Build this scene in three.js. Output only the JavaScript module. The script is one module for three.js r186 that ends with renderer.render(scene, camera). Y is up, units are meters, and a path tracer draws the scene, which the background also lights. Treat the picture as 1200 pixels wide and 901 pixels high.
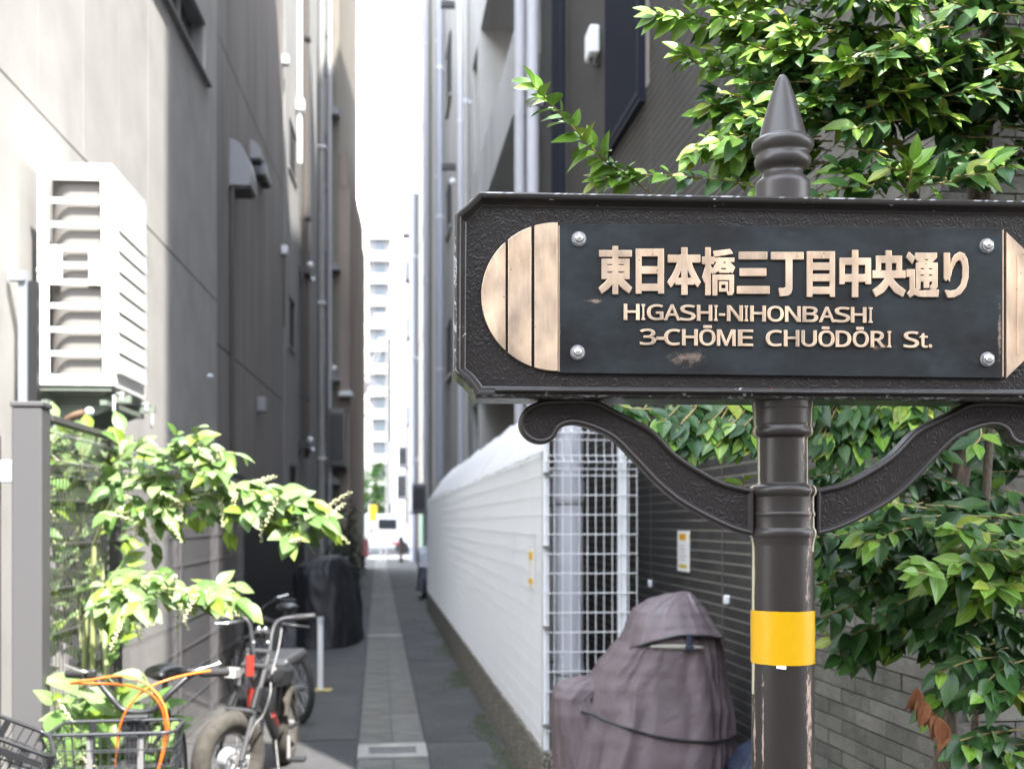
import * as THREE from 'three';
import { mergeGeometries } from 'three/addons/utils/BufferGeometryUtils.js';
import { RoundedBoxGeometry } from 'three/addons/geometries/RoundedBoxGeometry.js';
import { ImprovedNoise } from 'three/addons/math/ImprovedNoise.js';
import { FontLoader } from 'three/addons/loaders/FontLoader.js';

// ---------------------------------------------------------------- camera, sky, sun, exposure
const scene = new THREE.Scene();
const F = 1333, CX = 600, HY = 613, EYE = 1.5;          // lens of the photograph (pixels of a 1200 x 901 frame), eye height
const camera = new THREE.PerspectiveCamera(2 * Math.atan(450.5 / F) * 180 / Math.PI, 1200 / 901, 0.05, 900);
camera.position.set(0, EYE, 0);
camera.lookAt(0, EYE, -1);
camera.setViewOffset(1200, 901, 0, -162.5, 1200, 901);   // rising front: verticals stay vertical
camera.focus = 1.97; camera.userData.fStop = 4.9;
camera.updateProjectionMatrix();

const renderer = new THREE.WebGLRenderer({ antialias: true });
renderer.setSize(1024, 768);
renderer.toneMapping = THREE.LinearToneMapping;
renderer.toneMappingExposure = 4.6;
renderer.shadowMap.enabled = true;

const SUN_AZ = 31 * Math.PI / 180, SUN_EL = 57 * Math.PI / 180;   // behind the camera, to the right
const sunDir = new THREE.Vector3(Math.sin(SUN_AZ) * Math.cos(SUN_EL), Math.sin(SUN_EL), Math.cos(SUN_AZ) * Math.cos(SUN_EL));
const sun = new THREE.DirectionalLight(new THREE.Color(1, 0.96, 0.89), 4.6);
sun.position.copy(sunDir).multiplyScalar(120).add(new THREE.Vector3(-1, 0, -20));
sun.target.position.set(-1, 0, -20);
sun.castShadow = true;
sun.shadow.mapSize.set(4096, 4096); sun.shadow.radius = 1;
Object.assign(sun.shadow.camera, { left: -60, right: 60, top: 60, bottom: -60, near: 1, far: 300 });
scene.add(sun, sun.target);

const noise = new ImprovedNoise();
const fbm = (x, y, z = 0, o = 4) => { let s = 0, a = 0.5, f = 1; for (let i = 0; i < o; i++) { s += a * noise.noise(x * f + 7.3 * i, y * f + 3.1 * i, z * f); a *= 0.5; f *= 2; } return s; };
{
  const W = 512, H = 256, d = new Float32Array(W * H * 4);
  for (let j = 0; j < H; j++) for (let i = 0; i < W; i++) {
    const el = ((j + 0.5) / H - 0.5) * Math.PI, az = (i / W) * 2 * Math.PI;
    const x = Math.cos(el) * Math.cos(az), y = Math.sin(el), z = Math.cos(el) * Math.sin(az);
    const t = Math.max(0, y);
    const c = THREE.MathUtils.smoothstep(fbm(x * 2.2, z * 2.2, y * 3 + 4, 5) + 0.12, -0.1, 0.45) * 0.6;
    const haze = Math.pow(1 - t, 2.2);
    const g = y < 0 ? 0.35 : 1;
    const k = (j * W + i) * 4;
    const mix = (a, b) => { const s = a * (1 - haze) + b * haze; return (s * (1 - c) + 1.02 * c) * g * 2.3; };
    d[k] = mix(0.62, 1.02); d[k + 1] = mix(0.72, 1.00); d[k + 2] = mix(0.88, 0.98); d[k + 3] = 1;
  }
  const sky = new THREE.DataTexture(d, W, H, THREE.RGBAFormat, THREE.FloatType);
  sky.mapping = THREE.EquirectangularReflectionMapping; sky.magFilter = sky.minFilter = THREE.LinearFilter;
  sky.needsUpdate = true;
  scene.background = sky; scene.environment = sky;
}

// ---------------------------------------------------------------- helpers
let seed = 12345;
const rnd = () => { seed |= 0; seed = seed + 0x6D2B79F5 | 0; let t = Math.imul(seed ^ seed >>> 15, 1 | seed); t = t + Math.imul(t ^ t >>> 7, 61 | t) ^ t; return ((t ^ t >>> 14) >>> 0) / 4294967296; };
const rr = (a, b) => a + (b - a) * rnd();
const V = (x, y, z) => new THREE.Vector3(x, y, z);
const lin = (r, g, b) => new THREE.Color().setRGB(r, g, b);
const clamp = THREE.MathUtils.clamp, sstep = THREE.MathUtils.smoothstep;
// a pixel of the measured photograph at a given depth, as a point of the place
const at = (px, py, zc) => V((px - CX) / F * zc, EYE + (HY - py) / F * zc, -zc);

const used = {};
function numbered(n) { const k = used[n] = (used[n] ?? -1) + 1; return k ? n + '_' + String(k).padStart(3, '0') : n; }
function tag(o, label, category, group) { o.userData.label = label; o.userData.category = category; if (group) o.userData.group = group; return o; }
function thing(name, label, category, pos = [0, 0, 0], turn = 0, group) {
  const o = new THREE.Group(); o.name = numbered(name); scene.add(o);
  if (pos.isVector3) o.position.copy(pos); else o.position.set(...pos);
  o.rotation.y = turn; return tag(o, label, category, group);
}
function struct(name, pos = [0, 0, 0], turn = 0) {
  const o = new THREE.Group(); o.name = numbered(name); scene.add(o);
  if (pos.isVector3) o.position.copy(pos); else o.position.set(...pos);
  o.rotation.y = turn; o.userData.kind = 'structure'; return o;
}
function clean(g) {
  if (g.index) g = g.toNonIndexed();
  for (const k of Object.keys(g.attributes)) if (!['position', 'normal', 'uv'].includes(k)) g.deleteAttribute(k);
  if (!g.attributes.uv) g.setAttribute('uv', new THREE.BufferAttribute(new Float32Array(g.attributes.position.count * 2), 2));
  g.morphAttributes = {};
  return g;
}
function merge(list) { return list.length === 1 ? clean(list[0]) : mergeGeometries(list.map(clean), false); }
function mUV(g) {          // uv in metres, by the way each face points
  g = clean(g); const p = g.attributes.position, n = g.attributes.normal, u = g.attributes.uv;
  for (let i = 0; i < p.count; i++) {
    const ax = Math.abs(n.getX(i)), ay = Math.abs(n.getY(i)), az = Math.abs(n.getZ(i));
    if (ay >= ax && ay >= az) u.setXY(i, p.getX(i), p.getZ(i)); else if (ax >= az) u.setXY(i, p.getZ(i), p.getY(i)); else u.setXY(i, p.getX(i), p.getY(i));
  }
  return g;
}
function mesh(name, g, m, parent) {
  if (Array.isArray(g)) g = merge(g);
  const o = new THREE.Mesh(g, m); o.name = name; o.castShadow = o.receiveShadow = true; parent.add(o); return o;
}
const xf = (g, x = 0, y = 0, z = 0, rx = 0, ry = 0, rz = 0) => { g.applyMatrix4(new THREE.Matrix4().compose(V(x, y, z), new THREE.Quaternion().setFromEuler(new THREE.Euler(rx, ry, rz)), V(1, 1, 1))); return g; };
const box = (w, h, d, x = 0, y = 0, z = 0, ry = 0) => xf(new THREE.BoxGeometry(w, h, d), x, y, z, 0, ry);
const rbox = (w, h, d, r, x = 0, y = 0, z = 0, rx = 0, ry = 0, rz = 0) => xf(new RoundedBoxGeometry(w, h, d, 2, r), x, y, z, rx, ry, rz);
function span(x0, x1, y0, y1, z0, z1) { return box(x1 - x0, y1 - y0, z1 - z0, (x0 + x1) / 2, (y0 + y1) / 2, (z0 + z1) / 2); }
function rod(a, b, r, seg = 8, r2 = r, cap = true) {
  const d = b.clone().sub(a), g = new THREE.CylinderGeometry(r2, r, d.length(), seg, 1, !cap);
  g.applyQuaternion(new THREE.Quaternion().setFromUnitVectors(V(0, 1, 0), d.clone().normalize()));
  const m = a.clone().add(b).multiplyScalar(0.5); g.translate(m.x, m.y, m.z); return g;
}
const P3 = a => a.map(p => p.isVector3 ? p : V(...p));
function tube(pts, r, seg = 24, rad = 8, closed = false, tension = 0.5) { return new THREE.TubeGeometry(new THREE.CatmullRomCurve3(P3(pts), closed, 'catmullrom', tension), seg, r, rad, closed); }
function cyl(r, h, x, y, z, seg = 16, r2 = r) { const g = new THREE.CylinderGeometry(r2, r, h, seg); g.translate(x, y, z); return g; }
function ball(r, x, y, z, s = 10) { const g = new THREE.SphereGeometry(r, s, Math.max(4, s * 0.7 | 0)); g.translate(x, y, z); return g; }
function torus(R, r, rs, ts, arc = Math.PI * 2) { return new THREE.TorusGeometry(R, r, rs, ts, arc); }
function copyOf(o, label, pos, turn) { const c = o.clone(); c.name = numbered(o.name.replace(/_\d+$/, '')); scene.add(c); c.userData = { ...o.userData, label }; if (pos) c.position.copy(pos); if (turn !== undefined) c.rotation.y = turn; return c; }

// a frame along one of the receding walls: u to the right of it, s along it, away from the camera
function Frame(k) {
  const th = Math.atan(k), c = Math.cos(th), s_ = Math.sin(th);
  return {
    th, c,
    pt: (u, y, s) => V(u * c - s * s_, y, -u * s_ - s * c),
    hit(u, px, py = HY) { const zc = (u / c) / ((px - CX) / F + k); return { s: (zc - u * s_) / c, y: EYE + (HY - py) / F * zc, zc }; },
    s: (u, zc) => (zc - u * s_) / c,
    deep(g) { g.rotation.y = th; return g; }
  };
}
const FL = Frame(0.0773), FR = Frame(0.118);

// ---------------------------------------------------------------- textures
function tex(w, h, fn, { srgb = true, rx = 1, ry = 1 } = {}) {
  const d = new Uint8Array(w * h * 4);
  for (let j = 0; j < h; j++) for (let i = 0; i < w; i++) {
    const c = fn(i / w, j / h, i, j), k = (j * w + i) * 4;
    if (typeof c === 'number') d[k] = d[k + 1] = d[k + 2] = clamp(c, 0, 1) * 255; else for (let q = 0; q < 3; q++) d[k + q] = clamp(c[q], 0, 1) * 255;
    d[k + 3] = 255;
  }
  const t = new THREE.DataTexture(d, w, h, THREE.RGBAFormat);
  t.wrapS = t.wrapT = THREE.RepeatWrapping; t.magFilter = THREE.LinearFilter; t.minFilter = THREE.LinearMipmapLinearFilter; t.generateMipmaps = true;
  t.repeat.set(rx, ry); if (srgb) t.colorSpace = THREE.SRGBColorSpace; t.needsUpdate = true; return t;
}
// noise that repeats over 0..1
const pn = (u, v, fx, fy, z = 0) => { const a = noise.noise(u * fx, v * fy, z), b = noise.noise((u - 1) * fx, v * fy, z), c = noise.noise(u * fx, (v - 1) * fy, z), d = noise.noise((u - 1) * fx, (v - 1) * fy, z); return (a * (1 - u) + b * u) * (1 - v) + (c * (1 - u) + d * u) * v; };
const pf = (u, v, f, o = 4, z = 0, g = f) => { let s = 0, a = 0.5; for (let i = 0; i < o; i++) { s += a * pn(u, v, f * (1 << i), g * (1 << i), z + i * 5.7); a *= 0.55; } return s; };
const h2 = (i, j) => { let n = Math.imul(i, 374761393) + Math.imul(j, 668265263) | 0; n = Math.imul(n ^ n >>> 13, 1274126177); return ((n ^ n >>> 16) >>> 0) / 4294967296; };
// grey value tinted around 1 (multiplies the material colour): in sRGB units
const T = {};
T.plaster = tex(512, 512, (u, v, i, j) => 0.86 + pf(u, v, 4, 4) * 0.14 + (h2(i, j) - 0.5) * 0.06, { rx: 0.5, ry: 0.5 });
T.plasterB = tex(512, 512, (u, v, i, j) => 0.5 + pf(u, v, 24, 3) * 0.5 + (h2(i, j) - 0.5) * 0.4, { srgb: false, rx: 1, ry: 1 });
T.streak = tex(512, 512, (u, v, i, j) => { const a = pf(u, v, 26, 3, 2, 1.5), b = pf(u, v, 70, 2, 9, 3), c = pf(u, v, 3, 3, 4); return 0.80 + a * 0.34 + b * 0.16 + c * 0.14 + (h2(i, j) - 0.5) * 0.04; }, { rx: 0.28, ry: 0.14 });
T.streak2 = tex(512, 512, (u, v, i, j) => { const a = pf(u, v, 14, 3, 12, 1.2), c = pf(u, v, 4, 4, 14); return 0.84 + a * 0.2 + c * 0.16 + (h2(i, j) - 0.5) * 0.04; }, { rx: 0.2, ry: 0.12 });
T.asphalt = tex(1024, 1024, (u, v, i, j) => { const s = h2(i >> 1, j >> 1), a = pf(u, v, 5, 4), p = pf(u, v, 40, 2, 3); const q = 0.78 + a * 0.28 + p * 0.12 + (s - 0.5) * 0.28 + (s > 0.985 ? 0.25 : 0); return [q, q * 0.995, q * 0.985]; }, { rx: 0.4, ry: 0.4 });
T.asphaltB = tex(512, 512, (u, v, i, j) => 0.5 + (h2(i >> 1, j >> 1) - 0.5) * 0.7 + pf(u, v, 30, 2) * 0.4, { srgb: false, rx: 0.8, ry: 0.8 });
T.conc = tex(512, 512, (u, v, i, j) => { const q = 0.8 + pf(u, v, 6, 4) * 0.3 + (h2(i, j) - 0.5) * 0.14; return [q, q * 0.99, q * 0.965]; }, { rx: 0.9, ry: 0.9 });
T.pebble = (() => {                                             // exposed aggregate
  const N = 40, pt = []; for (let j = 0; j < N; j++) for (let i = 0; i < N; i++) pt.push([i + h2(i, j) * 0.9, j + h2(i + 99, j) * 0.9, h2(i, j + 55)]);
  const f = (u, v) => { const x = u * N, y = v * N; let b = 9, c = 0; for (let dj = -1; dj < 2; dj++) for (let di = -1; di < 2; di++) { const I = ((x | 0) + di + N) % N, J = ((y | 0) + dj + N) % N, p = pt[J * N + I]; let dx = x - p[0], dy = y - p[1]; if (dx > N / 2) dx -= N; if (dx < -N / 2) dx += N; if (dy > N / 2) dy -= N; if (dy < -N / 2) dy += N; const d = dx * dx + dy * dy; if (d < b) { b = d; c = p[2]; } } return [Math.sqrt(b), c]; };
  const col = tex(512, 512, (u, v, i, j) => { const [d, c] = f(u, v), q = d < 0.5 ? 0.5 + c * 0.5 : 0.42; const g = q + pf(u, v, 5, 3) * 0.2; return [g, g * (0.96 + c * 0.04), g * (0.9 + c * 0.08)]; }, { rx: 2.2, ry: 2.2 });
  const b = tex(512, 512, (u, v) => { const [d] = f(u, v); return clamp(1 - d * 1.3, 0, 1); }, { srgb: false, rx: 2.2, ry: 2.2 });
  return { col, b };
})();
T.hammer = tex(1024, 1024, (u, v, i, j) => {                     // wrinkled cast paint
  const wx = pf(u, v, 12, 2, 21) * 0.05, wy = pf(u, v, 12, 2, 31) * 0.05; const a = pf(u + wx, v + wy, 52, 2, 5, 40), b = pf(u, v, 80, 2, 8);
  return 0.35 + sstep(Math.abs(a), 0.0, 0.3) * 0.5 + b * 0.25;
}, { srgb: false, rx: 2.6, ry: 2.6 });
T.cast = tex(512, 512, (u, v, i, j) => 0.5 + pf(u, v, 22, 3) * 0.7, { srgb: false, rx: 4, ry: 4 });
T.bronze = tex(512, 512, (u, v, i, j) => { const a = pf(u, v, 6, 4, 3, 3), b = pf(u, v, 60, 2, 6, 8), sp = h2(i >> 2, j >> 2) > 0.9985 ? -0.4 : 0; const q = 0.88 + a * 0.42 + b * 0.1 + sp; return [q, q * (0.985 - a * 0.04), q * (0.96 - a * 0.1)]; }, { rx: 4, ry: 4 });
T.bronzeR = tex(512, 512, (u, v) => 0.42 + pf(u, v, 5, 4, 17, 3) * 0.5 + pf(u, v, 80, 2, 19, 10) * 0.12, { srgb: false, rx: 4, ry: 4 });
T.fabric = tex(512, 512, (u, v, i, j) => { const q = 0.86 + pf(u, v, 5, 5) * 0.22 + ((i + j) & 1 ? 0.02 : -0.02); return [q, q * 0.99, q]; }, { rx: 1.2, ry: 1.2 });
T.fabricB = tex(512, 512, (u, v) => { const a = pf(u, v, 5, 4, 41, 12); return 0.5 + a * 0.8 + sstep(Math.abs(pf(u, v, 7, 2, 44)), 0, 0.1) * 0.12; }, { srgb: false, rx: 1.6, ry: 1.2 });
T.bark = tex(256, 512, (u, v, i, j) => { const a = pf(u, v, 20, 3, 2, 6); return [0.7 + a * 0.6, 0.68 + a * 0.6, 0.64 + a * 0.55]; }, { rx: 6, ry: 2 });
T.stone = tex(512, 512, (u, v, i, j) => { const a = pf(u, v, 5, 4, 51), g = h2(i >> 1, j >> 1); const q = 0.78 + a * 0.35 + (g - 0.5) * 0.18 + (g > 0.994 ? 0.3 : 0); return [q, q * 0.985, q * 0.94]; }, { rx: 2, ry: 2 });
T.stoneB = tex(512, 512, (u, v, i, j) => 0.5 + pf(u, v, 16, 4, 53) * 0.9, { srgb: false, rx: 2, ry: 2 });
// leaf: u across, v along; pale midrib and side veins
const leafTex = (rib) => tex(128, 256, (u, v, i, j) => {
  const x = Math.abs(u - 0.5) * 2, s = Math.abs(((v - x * 0.28) * 9) % 1 - 0.5);
  let q = 0.84 + pf(u, v, 5, 3, 61) * 0.16 + (s > 0.44 ? 0.05 : 0);
  const m = x < 0.06 ? rib : 0;
  return [q * (0.95 + m), q * (0.97 + m * 0.6), q * (0.9 + m)];
});
T.leaf = leafTex(0.22);
T.worn = (() => {       // pole: dark paint worn to pinkish metal and grey filler along two lines of wear; v is height over 1.8 m
  const f = (u, v, i, j) => {
    const y = v * 1.8, n = pf(u, v, 14, 3, 71, 20) * 1.1 + pf(u, v, 90, 2, 73, 120) * 0.9 + (h2(i, j) - 0.5) * 0.25;
    const line = (c, w) => Math.exp(-(((u - c) / w) ** 2));
    const lo = sstep(1.27 - y, -0.02, 0.12);
    const R = line(0.606, 0.032) * (0.30 + 0.32 * lo), L = line(0.348, 0.009) * 0.62 * lo + line(0.285, 0.012) * 0.55 * (0.5 + 0.5 * lo);
    const k = sstep(R + L - 0.42 + n * 1.05 * Math.min(1, (R + L) * 6), 0.02, 0.16);
    const g = sstep(line(0.262, 0.022) * (y > 1.2 ? 1 : 0.4) + line(0.655, 0.014) * (y > 1.45 ? 1 : 0.2) + n * 0.5 - 0.35, 0, 0.25);
    return { k, g, n };
  };
  const col = tex(1024, 1024, (u, v, i, j) => { const { k, g, n } = f(u, v, i, j), b = 0.142 + n * 0.03; let c = [b * 1.1, b * 0.97, b * 0.91]; const w = [0.56 + n * 0.12, 0.475 + n * 0.1, 0.43 + n * 0.1], gr = [0.6, 0.58, 0.5]; return c.map((q, e) => (q * (1 - k) + w[e] * k) * (1 - g) + gr[e] * g); });
  const rough = tex(512, 512, (u, v, i, j) => { const { k, g } = f(u, v, i * 2, j * 2); return 0.36 + 0.4 * Math.max(k, g); }, { srgb: false });
  return { col, rough };
})();
T.chip = tex(1024, 1024, (u, v, i, j) => {              // rim paint with chips: white filler, red lead
  const b = 0.145 + pf(u, v, 20, 3, 81) * 0.05, n = pf(u, v, 75, 3, 83), m = pf(u, v, 9, 3, 87);
  if (n > 0.17 && m > 0.1) return [0.66, 0.66, 0.67];
  if (pf(u, v, 34, 3, 91) > 0.33) return [0.42, 0.17, 0.12];
  return [b * 1.07, b * 0.98, b * 0.94];
}, { rx: 1.7, ry: 1.7 });
T.edge = tex(1024, 512, (u, v, i, j) => { const n = pf(u, v, 60, 3, 121, 40) + pf(u, v, 8, 2, 123) * 0.9; const k = sstep(n, 0.02, 0.16) * 0.85, r = pf(u, v, 30, 2, 127) > 0.33 ? 1 : 0; return [0.18, 0.165, 0.155].map((q, e) => (q * (1 - k) + [0.55, 0.55, 0.56][e] * k) * (1 - r) + [0.36, 0.15, 0.1][e] * r); }, { rx: 1.7, ry: 3 });
T.patina = tex(1024, 512, (u, v, i, j) => {            // name plate: blue-black patina, rubbed bronze where it was scratched
  const a = pf(u, v, 5, 5, 101, 3), b = pf(u, v, 30, 3, 103, 14), low = 0.5 + a;
  let c = [0.118 + a * 0.10 + b * 0.05, 0.128 + a * 0.15 + b * 0.05, 0.133 + a * 0.17 + b * 0.05];
  const blob = (x, y, sx, sy) => Math.exp(-(((u - x) / sx) ** 2) - (((v - y) / sy) ** 2));
  const w = Math.max(blob(0.285, 0.1, 0.05, 0.06), blob(0.075, 0.485, 0.03, 0.02), blob(0.722, 0.19, 0.045, 0.02), blob(0.995, 0.3, 0.006, 0.25));
  const k = 0.75 * sstep(w + pf(u, v, 40, 3, 107, 20) * 1.1 + (h2(i, j) - 0.5) * 0.5, 0.55, 1.05) * (w > 0.12 ? 1 : 0);
  const dirt = sstep(pf(u, v, 26, 3, 109, 12), 0.22, 0.5) * 0.5;
  return c.map((q, e) => q * (1 - k) * (1 + dirt) + [0.58, 0.49, 0.42][e] * k);
});
T.tyre = tex(256, 256, (u, v, i, j) => { const q = 0.72 + pf(u, v, 8, 4, 111) * 0.35 + (h2(i, j) - 0.5) * 0.1; return [q, q * 0.97, q * 0.92]; }, { rx: 4, ry: 1 });
const S = (color, o = {}) => new THREE.MeshStandardMaterial({ color, roughness: 0.7, ...o });
const PH = (color, o = {}) => new THREE.MeshPhysicalMaterial({ color, roughness: 0.5, ...o });
const M = {
  wallA: S(lin(0.50, 0.485, 0.465), { map: T.plaster, bumpMap: T.plasterB, bumpScale: 0.0008, roughness: 0.85 }),
  wallCore: S(lin(0.16, 0.155, 0.15)), caulk: S(lin(0.5, 0.49, 0.47)),
  wallB: S(lin(0.36, 0.325, 0.31), { map: T.streak, roughness: 0.8 }),
  wallC: S(lin(0.40, 0.395, 0.39), { map: T.streak2, roughness: 0.85 }),
  wallD: S(lin(0.42, 0.42, 0.42), { map: T.streak2, roughness: 0.85 }),
  cream: S(lin(0.30, 0.27, 0.225), { map: T.streak2 }), tan: S(lin(0.38, 0.31, 0.27), { map: T.streak2 }),
  whiteWall: S(lin(0.72, 0.71, 0.69), { map: T.plaster }), paleWall: S(lin(0.62, 0.60, 0.57), { map: T.streak2 }),
  joint: S(lin(0.05, 0.05, 0.05)),
  asphalt: S(lin(0.068, 0.067, 0.067), { map: T.asphalt, bumpMap: T.asphaltB, bumpScale: 0.004, roughness: 0.9 }),
  asphalt2: S(lin(0.086, 0.084, 0.083), { map: T.asphalt, bumpMap: T.asphaltB, bumpScale: 0.004, roughness: 0.9 }),
  slab: S(lin(0.16, 0.155, 0.148), { map: T.conc, roughness: 0.9 }), slabB: S(lin(0.148, 0.143, 0.137), { map: T.conc, roughness: 0.9 }),
  paleConc: S(lin(0.42, 0.42, 0.41), { map: T.conc, roughness: 0.9 }),
  pebble: S(lin(0.42, 0.395, 0.355), { map: T.pebble.col, bumpMap: T.pebble.b, bumpScale: 0.005, roughness: 0.8 }),
  white: S(lin(0.78, 0.79, 0.80), { roughness: 0.4 }), acWhite: S(lin(0.80, 0.79, 0.76), { roughness: 0.45 }),
  galv: S(lin(0.55, 0.57, 0.6), { metalness: 0.3, roughness: 0.5 }), steel: S(lin(0.62, 0.62, 0.63), { metalness: 1, roughness: 0.3 }),
  chrome: S(lin(0.8, 0.8, 0.8), { metalness: 1, roughness: 0.12 }),
  black: S(lin(0.018, 0.018, 0.02), { roughness: 0.4 }), rubber: S(lin(0.025, 0.025, 0.025), { roughness: 0.75 }),
  greyMetal: S(lin(0.17, 0.165, 0.165), { roughness: 0.5 }), hood: S(lin(0.22, 0.22, 0.24), { roughness: 0.5 }),
  pipe: S(lin(0.50, 0.50, 0.54), { roughness: 0.5 }), pipeDark: S(lin(0.07, 0.06, 0.055), { roughness: 0.5 }), pipeBlue: S(lin(0.36, 0.38, 0.45), { roughness: 0.5 }),
  darkPane: S(lin(0.018, 0.018, 0.021), { roughness: 0.95 }), glass: PH(lin(0.03, 0.033, 0.038), { roughness: 0.12, specularIntensity: 0.25 }), paleGlass: PH(lin(0.10, 0.12, 0.14), { roughness: 0.15, specularIntensity: 0.4 }),
  navy: PH(lin(0.009, 0.011, 0.02), { roughness: 0.7, specularIntensity: 0.4 }),
  paint: PH(lin(1, 1, 1), { map: T.chip, bumpMap: T.cast, bumpScale: 0.0004, roughness: 0.34, specularIntensity: 0.5, clearcoat: 0.3, clearcoatRoughness: 0.2 }),
  edge: PH(lin(1, 1, 1), { map: T.edge, roughness: 0.4, specularIntensity: 0.5, clearcoat: 0.2, clearcoatRoughness: 0.2 }),
  field: PH(lin(0.0165, 0.0137, 0.0127), { bumpMap: T.hammer, bumpScale: 0.0014, roughness: 0.38, specularIntensity: 0.42, clearcoat: 0.05, clearcoatRoughness: 0.3 }),
  dpaint: PH(lin(0.022, 0.018, 0.0165), { bumpMap: T.cast, bumpScale: 0.0004, roughness: 0.38, specularIntensity: 0.45, clearcoat: 0.15, clearcoatRoughness: 0.3 }),
  pole: PH(lin(1, 1, 1), { map: T.worn.col, roughnessMap: T.worn.rough, roughness: 1, bumpMap: T.cast, bumpScale: 0.0003, specularIntensity: 0.45, clearcoat: 0.1, clearcoatRoughness: 0.3 }),
  bronze: S(lin(0.74, 0.565, 0.43), { map: T.bronze, metalness: 0.8, roughnessMap: T.bronzeR, roughness: 1 }),
  plate: PH(lin(1, 1, 1), { map: T.patina, roughness: 0.5, specularIntensity: 0.4 }),
  yellow: PH(lin(0.45, 0.245, 0.0), { roughness: 0.3, specularIntensity: 0.6, clearcoat: 0.2, clearcoatRoughness: 0.15 }),
  soil: S(lin(0.05, 0.04, 0.03), { map: T.conc, roughness: 1 })
};
// ---------------------------------------------------------------- ground
{
  const g = mUV(xf(new THREE.PlaneGeometry(900, 900), 0, 0, -200, -Math.PI / 2));
  const o = mesh('ground', g, M.asphalt, scene); o.userData.kind = 'structure';
}
// a thing whose local axes are those of a frame: x across, y up, -z along the alley, measured from (u0, s0)
function local(fr, u0, s0) { return (a, b, y0, y1, c, d) => span(a - u0, b - u0, y0, y1, -(d - s0), -(c - s0)); }
const US = 0.095 * FR.c;                                   // the drain runs along the middle of the alley
{
  // two rows of drain covers with a joint between; pale cross bars; one grating
  const st = struct('drain_channel', FR.pt(US, 0, 2.4), FR.th), L = local(FR, US, 2.4);
  const bed = mesh('channel_bed', mUV(L(US - 0.222, US + 0.222, -0.05, 0.004, 2.4, 46)), M.joint, st);
  const sG = 7.25, bars = [15.05, 23.6];
  let s = 2.4; const len = 1.2, variants = [0, 1, 2].map(() => 0);
  const mats = [M.slab, M.slabB, S(lin(0.172, 0.167, 0.16), { map: T.conc, roughness: 0.9 })];
  while (s < 45.9) {
    let e = s + len; if (s < sG && e > sG) e = sG; if (Math.abs(s - sG) < 0.01) { s = sG + 0.46; continue; }
    for (const b of bars) { if (s < b && e > b) e = b; }
    if (bars.some(b => Math.abs(s - b) < 0.01)) { s += 0.16; continue; }
    if (e - s > 0.05) for (const sd of [-1, 1]) {
      const g = L(sd < 0 ? US - 0.215 : US + 0.006, sd < 0 ? US - 0.006 : US + 0.215, -0.04, 0.014 + rr(-0.002, 0.002), s + 0.0015, e - 0.0015);
      mesh('drain_cover', mUV(g), mats[(rnd() * 3) | 0], st);
    }
    s = e;
  }
  for (const b of bars) mesh('cross_bar', mUV(L(US - 0.228, US + 0.228, -0.04, 0.017, b + 0.004, b + 0.156)), M.paleConc, st);
  mesh('grate_frame', [mUV(L(US - 0.225, US - 0.155, -0.04, 0.017, sG + 0.003, sG + 0.457)), mUV(L(US + 0.155, US + 0.225, -0.04, 0.017, sG + 0.003, sG + 0.457)), mUV(L(US - 0.154, US + 0.154, -0.04, 0.017, sG + 0.003, sG + 0.13)), mUV(L(US - 0.154, US + 0.154, -0.04, 0.017, sG + 0.33, sG + 0.457))], M.paleConc, st);
  const gr = []; for (let i = 0; i < 16; i++) gr.push(L(US - 0.15 + i * 0.0195, US - 0.142 + i * 0.0195, -0.03, 0.012, sG + 0.132, sG + 0.328));
  gr.push(L(US - 0.153, US + 0.153, -0.03, 0.008, sG + 0.224, sG + 0.236));
  mesh('grating', gr, S(lin(0.16, 0.155, 0.15), { roughness: 0.6, metalness: 0.4 }), st);
}
{
  // patches of other asphalt beside the drain
  const patch = (u0, u1, s0, s1, m, h) => { const st = struct('asphalt_patch', FR.pt((u0 + u1) / 2, 0, s0), FR.th); const L = local(FR, (u0 + u1) / 2, s0); mesh('surface', mUV(L(u0, u1, -0.03, h, s0, s1)), m, st); };
  const mA = S(lin(0.075, 0.075, 0.08), { map: T.asphalt, bumpMap: T.asphaltB, bumpScale: 0.004, roughness: 0.9 });
  patch(0.33, 0.93, 4.5, 7.75, M.asphalt2, 0.008); patch(0.33, 0.93, 7.77, 12.4, M.asphalt, 0.007); patch(0.33, 0.93, 12.42, 17.2, mA, 0.009); patch(0.33, 1.5, 17.22, 26.5, M.asphalt2, 0.006); patch(0.33, 1.5, 26.52, 45, M.asphalt, 0.008);
  patch(-1.5, -0.15, 3.0, 6.85, M.asphalt2, 0.010); patch(-1.5, -0.15, 6.87, 7.9, mA, 0.006); patch(-1.4, -0.15, 7.92, 12.2, M.asphalt2, 0.008); patch(-1.2, -0.15, 12.22, 20, mA, 0.006); patch(-1.0, -0.15, 20.02, 45, M.asphalt2, 0.009);
}
{
  // the sunlit cross street at the end
  const st = struct('street', FR.pt(0, 0, 46), FR.th), L = local(FR, 0, 46);
  mesh('pavement', mUV(L(-30, 30, -0.1, 0.05, 46.5, 52)), S(lin(0.45, 0.44, 0.42), { map: T.conc, roughness: 0.9 }), st);
  mesh('roadway', mUV(L(-30, 30, -0.1, 0.012, 52.01, 66)), M.asphalt2, st);
}

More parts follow.
